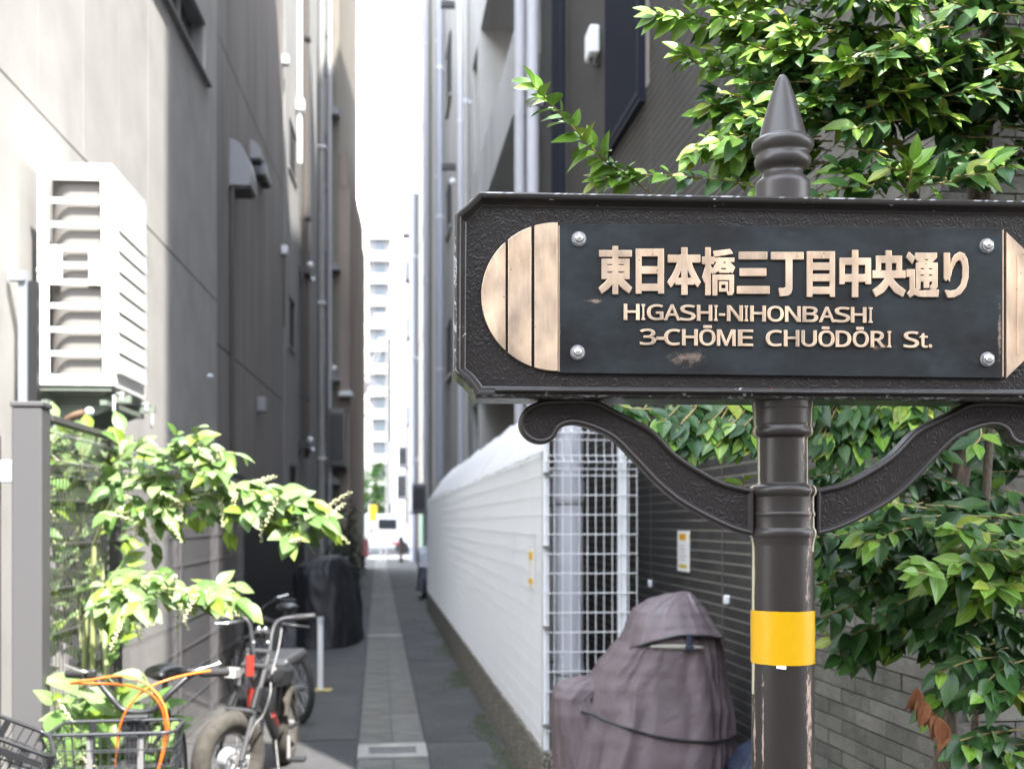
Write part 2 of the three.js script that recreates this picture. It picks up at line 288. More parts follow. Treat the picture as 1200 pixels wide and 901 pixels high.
// ---------------------------------------------------------------- left row of buildings
const UL = -2.479 * FL.c;
{
  const s0 = 2.0, s1 = FL.hit(UL, 253.8).s;
  const t = thing('office_building', 'grey panel-clad building with the air conditioner on its half sunlit wall', 'building', FL.pt(UL, 0, s0), FL.th);
  const L = local(FL, UL, s0), H = 12.5;
  const yG = 4.15, yS = 6.5, yT = 7.16;
  const sW = FL.hit(UL, 240.6).s, sWn = sW - 3.4;
  mesh('wall', [mUV(L(UL - 9, UL - 0.22, 0, H, s0, s1 - 0.02)), mUV(L(UL - 0.21, UL - 0.03, 0, yS - 0.1, s0, s1 - 0.03)), mUV(L(UL - 0.21, UL - 0.03, yT + 0.1, H, s0, s1 - 0.03)), mUV(L(UL - 0.21, UL - 0.031, yS - 0.1, yT + 0.1, s0, sWn - 0.1)), mUV(L(UL - 0.21, UL - 0.031, yS - 0.1, yT + 0.1, sW + 0.05, s1 - 0.03))], M.caulk, t);
  // facing panels, joints between them; the window stands between panels
  const sj = []; { const a = FL.hit(UL, 173).s, w = FL.hit(UL, 173).s - FL.hit(UL, 139).s; for (let k = -9; k < 4; k++) { const q = a + k * w; if (q > s0 + 0.05 && q < s1 - 0.4) sj.push(q); } }
  const cols = [s0, ...sj, s1];
  const mats = [M.wallA, S(lin(0.51, 0.495, 0.475), { map: T.plaster, bumpMap: T.plasterB, bumpScale: 0.0008, roughness: 0.85 }), S(lin(0.49, 0.475, 0.46), { map: T.plaster, bumpMap: T.plasterB, bumpScale: 0.0008, roughness: 0.85 })];
  for (let i = 0; i < cols.length - 1; i++) {
    const a = cols[i] + 0.003, b = cols[i + 1] - 0.003, m = () => mats[(rnd() * 3) | 0];
    const pc = (y0, y1, A = a, B = b) => mesh('wall_panel', mUV(L(UL - 0.03, UL + rr(-0.0006, 0.0006), y0, y1, A, B)), m(), t);
    pc(0, yG - 0.010); const inW = b > sWn && a < sW;
    if (!inW) pc(yG + 0.010, 7.85);
    else { pc(yG + 0.010, yS); pc(yT, 7.85); if (a < sWn) pc(yS + 0.001, yT - 0.001, a, sWn); if (b > sW) pc(yS + 0.001, yT - 0.001, sW, b); }
    pc(7.87, 11.5); pc(11.52, H);
  }
  mesh('joint_backing', [L(UL - 0.026, UL - 0.018, yG - 0.0098, yG + 0.0098, s0, s1 - 0.01)], M.joint, t);
  const w = new THREE.Group(); w.name = 'window'; t.add(w);
  mesh('reveal', [L(UL - 0.2, UL - 0.031, yS, yS + 0.02, sWn, sW), L(UL - 0.2, UL - 0.031, yT - 0.02, yT, sWn, sW), L(UL - 0.2, UL - 0.031, yS + 0.021, yT - 0.021, sW - 0.02, sW), L(UL - 0.2, UL - 0.031, yS + 0.021, yT - 0.021, sWn, sWn + 0.02)], M.greyMetal, w);
  const fr = []; for (const q of [sWn + 0.03, sWn + 0.85, sWn + 1.7, sWn + 2.53, sW - 0.08]) fr.push(L(UL - 0.16, UL - 0.11, yS + 0.03, yT - 0.03, q, q + 0.05));
  fr.push(L(UL - 0.16, UL - 0.11, yS + 0.025, yS + 0.07, sWn + 0.02, sW - 0.02), L(UL - 0.16, UL - 0.112, yT - 0.07, yT - 0.025, sWn + 0.02, sW - 0.02));
  mesh('frame', fr, M.greyMetal, w);
  mesh('pane', L(UL - 0.15, UL - 0.14, yS + 0.04, yT - 0.04, sWn + 0.04, sW - 0.04), M.glass, w);
  mesh('sill', rbox(0.11, 0.035, sW - sWn + 0.1, 0.006, 0.005, yS - 0.02, -((sW + sWn) / 2 + 0.03 - s0)), M.greyMetal, t);
  mesh('drain_spout', [rod(V(-0.02, FL.hit(UL, 243, 440).y, -(FL.hit(UL, 243).s - s0)), V(0.06, FL.hit(UL, 243, 441).y, -(FL.hit(UL, 243).s - s0)), 0.022, 10)], M.galv, t);
}
{
  const s0 = FL.hit(UL, 254.2).s, s1 = FL.hit(UL, 332.5).s, U = UL - 0.004;
  const t = thing('taupe_building', 'dark taupe rendered building with streaked wall and grey vent hoods', 'building', FL.pt(U, 0, s0), FL.th);
  const L = local(FL, U, s0), H = 12, ys = [0, 3.65, 7.37, 10.4, 11.2, H];
  mesh('wall', L(U - 9, U - 0.05, 0, H - 0.1, s0 + 0.02, s1 - 0.02), M.joint, t);
  for (let i = 0; i < 5; i++) mesh('wall_panel', mUV(L(U - 0.05, U, ys[i] + 0.011, ys[i + 1] - 0.011, s0 + 0.004, s1 - 0.004)), M.wallB, t);
  // quarter-round vent hoods
  const hoodGeo = (w, h, d) => { const sh = new THREE.Shape(); sh.moveTo(0, 0); sh.lineTo(d, 0); sh.lineTo(d, h * 0.18); sh.absellipse(0, h * 0.18, d, h * 0.82, 0, Math.PI / 2); sh.lineTo(0, 0); const g = new THREE.ExtrudeGeometry(sh, { depth: w - 0.01, bevelEnabled: true, bevelSize: 0.006, bevelThickness: 0.005, bevelSegments: 2, curveSegments: 10 }); return g; };
  const hood = (px, pyTop, pyBot, wpx, d, nm) => {
    const a = FL.hit(U, px, pyBot), b = FL.hit(U, px, pyTop);
    const w = wpx; const p = new THREE.Group(); p.name = nm; p.position.set(0, a.y, -(a.s - s0) - w); t.add(p);
    mesh('cowl', xf(hoodGeo(w, b.y - a.y, d), 0.004, 0, 0.005), M.hood, p);
    mesh('flange', box(0.012, b.y - a.y + 0.06, w + 0.06, 0.006, (b.y - a.y) / 2, w / 2), M.greyMetal, p);
    mesh('outlet', box(d * 0.8, 0.05, w * 0.85, d * 0.5, -0.012, w / 2), M.black, p);
  };
  hood(268, 163, 216, 0.55, 0.26, 'vent_hood'); hood(292, 164, 184, 0.28, 0.15, 'vent_hood'); hood(298.5, 180, 204, 0.28, 0.15, 'vent_hood'); hood(303.5, 193, 213, 0.26, 0.14, 'vent_hood');
  const q = FL.hit(U, 300, 482), q2 = FL.hit(U, 300, 465); mesh('meter_box', rbox(0.14, q2.y - q.y, 0.24, 0.02, 0.07, (q.y + q2.y) / 2, -(q.s - s0) - 0.12), M.hood, t);
  const sp = FL.hit(U, 269).s - s0; mesh('downpipe', [rod(V(0.035, 0, -sp), V(0.035, FL.hit(U, 269, 214).y, -sp), 0.03, 10)], M.pipeDark, t);
  for (const [px, py] of [[337, 75], [336, 296]]) { const c = FL.hit(UL, px - 5, py); mesh('wall_lamp', [rbox(0.12, 0.16, 0.16, 0.02, 0.06, c.y, -(c.s - s0) + 0.15)], M.galv, t); }
  { const c = FL.hit(UL, 332, 300), c2 = FL.hit(UL, 332, 385); mesh('cable', tube([[0.03, c.y, -(c.s - s0) + 0.1], [0.03, (c.y + c2.y) / 2, -(c.s - s0) + 0.13], [0.03, c2.y, -(c.s - s0) + 0.1]], 0.012, 8, 5), M.black, t); }
}
// narrow windows let into a wall that faces +x
function windowBox(t, L, U, s0, a, b, y0, y1, mFrame = M.greyMetal, mGlass = M.darkPane) {
  const w = new THREE.Group(); w.name = 'window'; t.add(w);
  mesh('frame', [L(U - 0.01, U + 0.03, y0 - 0.06, y0, a - 0.05, b + 0.05), L(U - 0.01, U + 0.025, y1, y1 + 0.05, a - 0.05, b + 0.05), L(U - 0.01, U + 0.02, y0 + 0.001, y1 - 0.001, a - 0.05, a), L(U - 0.01, U + 0.02, y0 + 0.001, y1 - 0.001, b, b + 0.05)], mFrame, w);
  mesh('pane', L(U - 0.008, U + 0.004, y0 + 0.001, y1 - 0.001, a + 0.001, b - 0.001), mGlass, w);
}
{
  const s0 = FL.hit(UL, 332.8).s, s1 = FL.hit(UL, 357).s;
  const t = thing('grey_building', 'plain grey building with two narrow slot windows behind the taupe one', 'building', FL.pt(UL, 0, s0), FL.th), L = local(FL, UL, s0);
  mesh('wall', mUV(L(UL - 9, UL + 0.004, 0, 13.5, s0, s1 - 0.02)), M.wallC, t);
  for (const [x0, x1, yt, yb] of [[337.5, 346, 150, 205], [337.5, 344, 352, 408], [338, 346, 546, 590]]) { const a = FL.hit(UL, x0, yt), b = FL.hit(UL, x1, yb), c = FL.hit(UL, (x0 + x1) / 2, yt), d = FL.hit(UL, (x0 + x1) / 2, yb); windowBox(t, L, UL, s0, a.s, b.s, d.y, c.y); }
  const p = thing('downpipe', 'dark brown downpipe with white lamps on the grey building', 'pipe', FL.pt(UL, 0, FL.hit(UL, 352).s), FL.th, undefined);
  mesh('pipe', [rod(V(0.10, 1.9 + 0.9, 0), V(0.10, 13.5, 0), 0.07, 12), rod(V(0.09, 2.8, 0.5), V(0.09, 13.5, 0.5), 0.03, 8)], M.pipeDark, p);
  mesh('clamp', [0, 1, 2, 3].map(i => box(0.2, 0.06, 0.2, 0.1, 4 + i * 3.6, 0)), M.black, p);
  for (const py of [317, 520]) { const c = FL.hit(UL, 352, py); mesh('lamp', [ball(0.075, 0.22, c.y + 0.05, 0.25), ball(0.07, 0.2, c.y - 0.12, -0.3)], M.galv, p); mesh('bracket', box(0.2, 0.14, 0.7, 0.1, c.y - 0.05, 0), M.black, p); }
  const wp = thing('white_pipe', 'thin white pipe high beside the brown downpipe, catching the light', 'pipe', FL.pt(UL, 0, FL.hit(UL, 346.5).s), FL.th);
  mesh('pipe', rod(V(0.07, FL.hit(UL, 346, 190).y, 0), V(0.07, 13.5, 0), 0.05, 8), M.white, wp);
  mesh('clamp', box(0.14, 0.2, 0.2, 0.09, FL.hit(UL, 346, 122).y, 0), M.white, wp);
}
{
  const s0 = FL.hit(UL, 357.2).s, s1 = FL.hit(UL, 386).s, U = UL + 0.02;
  const t = thing('window_building', 'long grey building with a column of windows before the cream house', 'building', FL.pt(U, 0, s0), FL.th), L = local(FL, U, s0);
  mesh('wall', mUV(L(U - 9, U, 0, 17, s0, s1)), M.wallD, t);
  for (const [yt, yb] of [[30, 75], [150, 212], [288, 365], [427, 490], [565, 610]]) { const a = FL.hit(U, 376, yt), b = FL.hit(U, 381.5, yb), c = FL.hit(U, 378.5, yt), d = FL.hit(U, 378.5, yb); windowBox(t, L, U, s0, a.s, b.s, d.y, c.y); }
  mesh('corner_trim', L(U, U + 0.05, 0, 17.01, s1 - 0.4, s1 + 0.02), M.pipe, t);
  const bp = thing('bluish_pipe', 'bluish grey pipe running full height beside the window column', 'pipe', FL.pt(U, 0, FL.hit(U, 372.5).s), FL.th);
  mesh('pipe', rod(V(0.08, 0.1, 0), V(0.08, 17, 0), 0.08, 10), M.wallC, bp); mesh('clamp', [0, 1, 2, 3, 4].map(i => box(0.2, 0.05, 0.2, 0.09, 3 + i * 3.6, 0)), M.galv, bp);
}
{
  // cream and tan house that stands a little forward, its end wall turned to us
  const s0 = 30.2, s1 = 37, U0 = UL + 0.01;
  const xs = px => (px - CX) / F * 30.0;                // lateral at its near wall
  const t = thing('cream_house', 'cream house with tan edge and small awnings at the far left of the alley', 'building', V(xs(386), 0, -30.0), FL.th);
  mesh('wall', mUV(box(6.2, 21, 8, -2.85, 10.5, -4)), M.cream, t);
  mesh('tan_column', [mUV(box(0.27, 10.4, 7.9, 0.385, 5.2, -3.96)), mUV(box(0.20, 1, 7.9, 0.36, 10.8, -3.96))], M.tan, t);
  mesh('ledge', [rbox(0.36, 0.14, 0.6, 0.03, 0.44, EYE + (HY - 463) / F * 30, 0.1)], M.galv, t);
  for (const y of [137, 318, 447, 568]) { const p = new THREE.Group(); p.name = 'awning'; p.position.set(0.05, EYE + (HY - y) / F * 29.8, 0.0); t.add(p); const sh = new THREE.Shape(); sh.moveTo(0, 0); sh.absellipse(0, 0, 0.24, 0.22, 0, Math.PI / 2); sh.lineTo(0, 0); mesh('cover', xf(new THREE.ExtrudeGeometry(sh, { depth: 0.45, bevelEnabled: false, curveSegments: 8 }), 0, 0, 0.01), M.hood, p); }
  mesh('lamp', ball(0.09, 0.12, EYE + (HY - 431) / F * 29.8, 0.12), M.white, t);
}
{
  // the other side of the street, behind the camera: it is what the bronze and the paint mirror
  const t = thing('street_front', 'pale beige street front across the road, behind the viewpoint', 'building', V(0, 0, 9.5), 0.05);
  mesh('wall', mUV(box(46, 9, 8, 0, 4.5, 4)), S(lin(0.36, 0.33, 0.30), { map: T.streak2 }), t);
  for (let k = 0; k < 14; k++) for (const y of [1.7, 5.2, 7.8]) mesh('window', box(1.7, y < 2 ? 2.4 : 1.5, 0.1, -20 + k * 3.1, y, 0.0), M.glass, t);
}
// ---------------------------------------------------------------- right row
const UR = 1.63 * FR.c;
// stone-clad corner building: near left face along the alley and a front face to the street
const S_CORNER = FR.s(UR, 3.28), S_TILE = FR.s(UR, 4.72);
{
  const t = thing('stone_clad_building', 'grey split-stone clad corner building behind the tree', 'building', FR.pt(UR, 0, S_CORNER), FR.th), L = local(FR, UR, S_CORNER);
  mesh('wall', L(UR + 0.012, UR + 7, 0, 24, S_CORNER + 0.012, S_TILE - 0.002), S(lin(0.12, 0.115, 0.105)), t);
  const cands = [], ph = 0.0545, len = 0.228;
  const mats = [0.15, 0.18, 0.20, 0.135].map(q => S(lin(q, q * 0.98, q * 0.93), { map: T.stone, bumpMap: T.stoneB, bumpScale: 0.006, roughness: 0.95 }));
  const add = (face, i, j, a, b) => {
    const y0 = j * ph + 0.0025, y1 = (j + 1) * ph - 0.0025, d = rr(0, 0.006);
    const g = face ? span(a - UR, b - UR, y0, y1, -0.012, 0.012 + d) : L(UR - 0.012 - d, UR + 0.012, y0, y1, a, b);
    const wp = face ? FR.pt((a + b) / 2, (y0 + y1) / 2, S_CORNER) : FR.pt(UR, (y0 + y1) / 2, (a + b) / 2);
    const px = CX + F * wp.x / -wp.z, py = HY - F * (wp.y - EYE) / -wp.z;
    cands.push({ g, px, py, z: -wp.z });
  };
  for (let j = 0; j < 150; j++) {
    const off = (j % 2) * len / 2;
    for (let q = S_CORNER - off; q < S_TILE; q += len) { const a = Math.max(q + 0.0015, S_CORNER - 0.011), b = Math.min(q + len - 0.0015, S_TILE - 0.002); if (b - a > 0.02) add(0, 0, j, a, b); }
    for (let q = UR - 0.012 + (off ? 0.1 : 0); q < UR + 2.6; q += len) { const b = Math.min(q + len - 0.003, UR + 2.6); if (b - q > 0.02) add(1, 0, j, q + 0.001, b); }
  }
  for (const c of cands) c.pri = (c.px > 950 && c.px < 1200 && c.py > 560 && c.py < 920 ? 0 : 10) + Math.hypot(c.px - 1010, c.py - 800) / 1000;
  cands.sort((a, b) => a.pri - b.pri);
  cands.slice(0, 290).forEach(c => mesh('stone', mUV(c.g), mats[(rnd() * 4) | 0], t));
  const rest = mesh('stone_cladding', cands.slice(290).map(c => mUV(c.g)), mats[1], t); rest.userData.kind = 'stuff';
}
{
  // dark tiled building with louvred window bays
  const s0 = S_TILE, s1 = FR.hit(UR, 634).s;
  const t = thing('tiled_building', 'dark brown tiled building with navy louvred windows behind the sign', 'building', FR.pt(UR, 0, s0), FR.th), L = local(FR, UR, s0);
  const H = 24, ph = 0.0505, len = 0.15;
  mesh('wall', mUV(L(UR - 0.0024, UR + 7, 0, H, s0, s1)), S(lin(0.34, 0.32, 0.29), { map: T.plaster, roughness: 0.9 }), t);
  const wins = [[FR.hit(UR, 716.5).s, FR.hit(UR, 757).s, 4.14, 7.6], [FR.hit(UR, 652.5).s, FR.hit(UR, 664).s, 4.1, 7.6]].map(([a, b, c, d]) => [Math.min(a, b), Math.max(a, b), c, d]);
  const cands = [];
  const mats = [0.05, 0.056, 0.062, 0.046].map(q => PH(lin(q * 1.06, q, q * 0.95), { map: T.streak2, roughness: 0.6, specularIntensity: 0.5 }));
  for (let j = 0; j < 158; j++) for (let q = s0 + 0.001; q < s1 - 0.02; q += len) {
    const y0 = j * ph + 0.004, y1 = (j + 1) * ph - 0.004, a = q + 0.0008, b = Math.min(q + len - 0.0008, s1);
    if (wins.some(w => b > w[0] && a < w[1] && y1 > w[2] && y0 < w[3])) continue;
    const wp = FR.pt(UR, (y0 + y1) / 2, (a + b) / 2), px = CX + F * wp.x / -wp.z, py = HY - F * (wp.y - EYE) / -wp.z;
    cands.push({ g: L(UR - 0.004 - rr(0, 0.0008), UR + 0.006, y0, y1, a, b), px, py });
  }
  for (const c of cands) c.pri = (c.px > 748 && c.px < 882 && c.py > 500 && c.py < 905 ? 0 : 10) - c.px / 1000;
  cands.sort((a, b) => a.pri - b.pri);
  cands.slice(0, 298).forEach(c => mesh('tile', mUV(c.g), mats[(rnd() * 4) | 0], t));
  const rest = []; for (let k = 0; k < 4; k++) rest.push(...cands.slice(298).filter((_, i) => i % 4 === k).map(c => mUV(c.g)));
  const tc = mesh('tile_cladding', rest, mats[1], t); tc.userData.kind = 'stuff';
  for (const [a, b, y0, y1] of wins) {
    const w = new THREE.Group(); w.name = 'louvred_window'; t.add(w);
    mesh('frame', [L(UR - 0.05, UR + 0.02, y0, y1, a, a + 0.04), L(UR - 0.05, UR + 0.02, y0, y1, b - 0.04, b), L(UR - 0.05, UR + 0.02, y0 - 0.04, y0 - 0.001, a, b), L(UR - 0.045, UR + 0.02, y0 - 0.085, y0 - 0.042, a - 0.02, b + 0.02)], M.navy, w);
    mesh('pane', L(UR - 0.004, UR + 0.001, y0, y1, a + 0.041, b - 0.041), M.glass, w);
    const n = Math.max(4, Math.round((b - a) / 0.085)); for (let i = 1; i < n; i++) { const q = a + 0.02 + (b - a - 0.04) * i / n; mesh('louvre_slat', L(UR - 0.048, UR - 0.006, y0 + 0.001, y1, q - 0.012, q + 0.012), M.navy, w); }
  }
  const jb = FR.hit(UR, 702, 52), jt = FR.hit(UR, 702, 36), jo = FR.hit(UR, 702, 69);
  const bx = new THREE.Group(); bx.name = 'junction_box'; t.add(bx);
  mesh('case', rbox(0.08, jt.y - jo.y, 0.22, 0.02, -0.05, jb.y, -(jb.s - s0)), M.white, bx); mesh('conduit', [tube([[-0.06, jo.y + 0.01, -(jb.s - s0)], [-0.06, jo.y - 0.06, -(jb.s - s0) + 0.03], [-0.02, jo.y - 0.09, -(jb.s - s0) + 0.1]], 0.014, 8, 6)], M.black, bx);
  for (const [px, py] of [[764.5, 684], [855, 703]]) { const c = FR.hit(UR, px, py); mesh('wall_plug', rbox(0.03, 0.045, 0.03, 0.01, -0.012, c.y, -(c.s - s0)), M.white, t); }
  for (const px of [764, 848]) { const c = FR.hit(UR, px); mesh('expansion_joint', L(UR - 0.0062, UR + 0.001, 0, 3.9, c.s - 0.006, c.s + 0.006), S(lin(0.09, 0.085, 0.08)), t); }
  // notice on the tiles
  const a = FR.hit(UR, 796.2, 645), b = FR.hit(UR, 809.8, 645), c = FR.hit(UR, 803, 622), d = FR.hit(UR, 803, 669.5);
  const W = 256, Hh = 256, cv = document.createElement('canvas'); cv.width = W; cv.height = Hh; const x = cv.getContext('2d');
  x.fillStyle = '#f1f0ec'; x.fillRect(0, 0, W, Hh); x.fillStyle = '#eeb414'; x.fillRect(40, 18, 150, 42); x.fillStyle = '#b98a10'; x.fillRect(62, 30, 36, 18); x.fillRect(122, 28, 30, 20); x.fillStyle = '#d9b93a'; x.fillRect(30, 214, 185, 20);
  x.fillStyle = '#c98d90'; for (let i = 0; i < 5; i++) x.fillRect(44 + (i % 2) * 8, 92 + i * 22, 24, 9); x.fillStyle = '#9a9a9c'; for (let i = 0; i < 5; i++) x.fillRect(86, 92 + i * 22, 60 + (i * 37) % 60, 6);
  const nt = new THREE.CanvasTexture(cv); nt.colorSpace = THREE.SRGBColorSpace;
  const nth = thing('notice', 'small white notice with yellow header stuck on the dark tiles', 'notice', FR.pt(UR - 0.008, (c.y + d.y) / 2, (a.s + b.s) / 2), FR.th - Math.PI / 2);
  mesh('sheet', new THREE.BoxGeometry(Math.abs(a.s - b.s), c.y - d.y, 0.004), S(0xffffff, { map: nt, roughness: 0.4 }), nth);
}
// thick downpipes at the end of the tiled wall
{
  const mk = (px, r, off, label, ys) => { const c = FR.hit(UR - off, px); const t = thing('downpipe', label, 'pipe', FR.pt(UR - off, 0, c.s), FR.th, undefined); mesh('pipe', rod(V(0, 0, 0), V(0, 22, 0), r, 20), M.pipe, t); for (const y of ys) mesh('coupling', rod(V(0, y - 0.09, 0), V(0, y + 0.09, 0), r * 1.06, 20), M.pipe, t); mesh('clamp', ys.map(y => [rod(V(0, y - 1.15, 0), V(0, y - 1.10, 0), r * 1.1, 16), box(0.16, 0.03, 0.03, 0.08, y - 1.12, 0)]).flat(), M.greyMetal, t); };
  mk(624.5, 0.062, 0.10, 'thick pale downpipe at the far edge of the tiled wall', [6.75, 10.2, 2.6]); mk(609.5, 0.062, 0.10, 'second pale downpipe just beyond the thick one', [5.95, 9.4, 2.4]);
}
{
  // balcony building
  const s0 = FR.hit(UR, 630).s, s1 = FR.hit(UR, 549).s, t = thing('balcony_building', 'pale building with open balconies behind the upper left of the sign', 'building', FR.pt(UR, 0, s0), FR.th), L = local(FR, UR, s0);
  const UB = UR + 1.1;
  mesh('wall', [mUV(L(UB, UR + 7, 0, 23, s0 + 0.3, s1)), mUV(L(UR + 0.02, UB - 0.002, 0, 23, s1 - 0.8, s1 - 0.001))], M.paleWall, t);
  mesh('side_wall', mUV(L(UR + 0.14, UR + 7, 0, 23, s0, s0 + 0.28)), M.paleWall, t);
  const floors = [3.5, 6.42, 9.34, 12.3, 15.2, 18.1];
  for (const y of floors) {
    const b = new THREE.Group(); b.name = 'balcony'; t.add(b);
    mesh('slab', mUV(L(UR + 0.0, UB, y, y + 0.3, s0 + 0.29, s1 - 0.81)), M.paleWall, b);
    mesh('parapet', [mUV(L(UR + 0.001, UR + 0.12, y + 0.301, y + 0.95, s0 + 2.2, s1 - 0.811))], M.paleWall, b);
    mesh('railing', [L(UR + 0.05, UR + 0.09, y + 1.1, y + 1.14, s0 + 0.3, s1 - 0.9), ...[0, 1, 2, 3, 4, 5, 6].map(i => L(UR + 0.055, UR + 0.08, y + 0.3, y + 1.1, s0 + 0.4 + i * 0.28, s0 + 0.43 + i * 0.28))], M.pipe, b);
    mesh('window', [L(UB - 0.03, UB - 0.004, y + 0.35, y + 2.3, s0 + 1.2, s0 + 3.2)], M.glass, b);
  }
  mesh('fin', mUV(L(UR - 0.02, UR + 0.6, 0, 23, s1 - 2.4, s1 - 2.1)), M.paleWall, t);
}
{
  const s0 = FR.hit(UR, 548.5).s, s1 = FR.hit(UR, 505.5).s, t = thing('piped_building', 'grey rendered building carrying many pipes, right of the sky gap', 'building', FR.pt(UR, 0, s0), FR.th), L = local(FR, UR, s0);
  mesh('wall', mUV(L(UR, UR + 7, 0, 24, s0 + 0.02, s1)), S(lin(0.56, 0.54, 0.51), { map: T.streak2, roughness: 0.85 }), t);
  for (const [yt, yb] of [[52, 120], [218, 270], [380, 440]]) { const a = FR.hit(UR, 529, yt), b = FR.hit(UR, 524.5, yb), c = FR.hit(UR, 527, yt), d = FR.hit(UR, 527, yb); const w = new THREE.Group(); w.name = 'window'; t.add(w); mesh('pane', L(UR - 0.03, UR + 0.01, d.y, c.y, a.s, b.s), M.darkPane, w); mesh('frame', [L(UR - 0.06, UR - 0.001, d.y - 0.08, d.y - 0.001, a.s - 0.05, b.s + 0.05), L(UR - 0.05, UR - 0.001, c.y + 0.001, c.y + 0.06, a.s - 0.05, b.s + 0.05)], M.greyMetal, w); }
  mesh('wall_lamp', [[518, 48], [518, 207], [536, 213]].map(([x, y]) => { const c = FR.hit(UR, x, y); return ball(0.07, -0.1, c.y, -(c.s - s0)); }), M.white, t);
  mesh('bracket', [[533, 6], [534, 196]].map(([x, y]) => { const c = FR.hit(UR, x, y); return box(0.3, 0.12, 0.12, -0.15, c.y, -(c.s - s0)); }), M.black, t);
  const mk = (px, r, m, label, y0 = 0) => { const c = FR.hit(UR - r - 0.03, px), p = thing('wall_pipe', label, 'pipe', FR.pt(UR - r - 0.03, 0, c.s), FR.th); mesh('pipe', rod(V(0, y0, 0), V(0, 23.5, 0), r, 12), m, p); const ys = [5.2, 8.9, 12.5, 16.2]; mesh('clamp', ys.map(y => [rod(V(0, y, 0), V(0, y + 0.08, 0), r * 1.2, 12), box(0.3, 0.05, 0.05, 0.12, y + 0.03, 0)]).flat(), M.galv, p); };
  mk(540, 0.06, M.pipe, 'pale grey wall pipe nearest the sign on the piped building', 2.3); mk(546, 0.045, M.paleWall, 'slim cream wall pipe beside the pale grey one', 0); mk(515.5, 0.09, M.pipeBlue, 'bluish grey wall pipe in the middle of the piped building', 2.5); mk(499.8, 0.10, M.pipe, 'pale wall pipe at the far corner of the piped building', 0);
}
{
  const s0 = FR.hit(UR, 505).s, s1 = 45.2, t = thing('beige_building', 'pale beige building at the far end of the right-hand row', 'building', FR.pt(UR, 0, s0), FR.th), L = local(FR, UR, s0);
  mesh('wall', mUV(L(UR - 0.05, UR + 7, 0, 27, s0 + 0.02, s1)), S(lin(0.215, 0.19, 0.155), { map: T.streak2 }), t);
  mesh('floor_band', [4.6, 8.2, 11.8, 15.4, 19].map(y => L(UR - 0.07, UR - 0.051, y, y + 0.05, s0 + 0.03, s1)), M.tan, t);
  mesh('green_door', L(UR - 0.12, UR - 0.055, 0.05, 2.3, 38.5, 40.2), S(lin(0.04, 0.25, 0.14)), t);
  const bp = thing('corner_pipe', 'slate blue pipe at the far corner of the beige building', 'pipe', FR.pt(UR - 0.2, 0, 45.0), FR.th); mesh('pipe', rod(V(0, 0, 0), V(0, 14.5, 0), 0.16, 12), M.pipeBlue, bp); mesh('clamp', [4, 8, 12].map(y => box(0.4, 0.1, 0.34, 0.06, y, 0)), M.galv, bp);
  const hk = FR.hit(UR, 491, 40), hk2 = FR.hit(UR - 0.6, 491, 45);
  mesh('wall_light', [tube([[-0.05, hk.y, -(s1 - s0) + 1], [-0.35, hk.y + 0.3, -(s1 - s0) + 1], [-0.6, hk.y, -(s1 - s0) + 1], [-0.6, hk.y - 0.4, -(s1 - s0) + 1]], 0.03, 14, 6)], M.greyMetal, t);
}
// ---------------------------------------------------------------- beyond the alley
{
  const z = 143, t = thing('apartment_block', 'tall white apartment block with stacked balconies far beyond the alley', 'building', V((437 - CX) / F * z, 0, -z), 0.04);
  const x0 = -3.1, x1 = 2.6, H = EYE + (HY - 254) / F * z;
  mesh('wall', mUV(box(x1 - x0, H, 14, (x0 + x1) / 2, H / 2, -7)), M.whiteWall, t); mesh('roof_parapet', box(x1 - x0 + 0.1, 0.5, 14.1, (x0 + x1) / 2, H + 0.25, -7), M.whiteWall, t);
  for (let k = 0; k < 13; k++) {
    const y = EYE + (HY - 300 - k * 26.3) / F * z; const b = new THREE.Group(); b.name = 'balcony'; t.add(b);
    mesh('window', box(1.15, 1.7, 0.1, 0.9, y + 1.1, 0.06), M.paleGlass, b); mesh('recess_wall', box(2.7, 1.9, 0.06, 0.85, y + 1.1, 0.031), S(lin(0.16, 0.16, 0.17)), b);
    mesh('parapet', [box(2.9, 1.05, 0.12, 0.9, y - 0.2, 1.1), box(2.9, 0.16, 1.04, 0.9, y - 0.64, 0.52)], M.whiteWall, b); mesh('soffit', box(2.9, 0.12, 1.0, 0.9, y + 2.08, 0.5), M.whiteWall, b);
  }
}
{
  const z = 120, t = thing('office_tower', 'pale narrow tower between the apartment block and the awning house', 'building', V((459 - CX) / F * z, 0, -z), 0.02); const H = EYE + (HY - 330) / F * z;
  mesh('wall', mUV(box(1.6, H, 10, 0.6, H / 2, -5)), M.whiteWall, t); for (let k = 0; k < 9; k++) mesh('window', box(0.5, 1.2, 0.08, 0.5, 4 + k * 2.7, 0.03), S(lin(0.4, 0.42, 0.45)), t);
}
{
  const z = 92, t = thing('low_house', 'white house standing between apartment block and utility pole', 'building', V((415 - CX) / F * z, 0, -z), 0.05); const H = EYE + (HY - 470) / F * z;
  mesh('wall', mUV(box(1.6, H, 8, 0, H / 2, -4)), M.whiteWall, t); mesh('roof', box(1.7, 0.3, 8.1, 0, H + 0.15, -4), M.galv, t); mesh('window', box(0.5, 1.2, 0.06, 0.3, 3.5, 0.02), M.paleGlass, t);
}
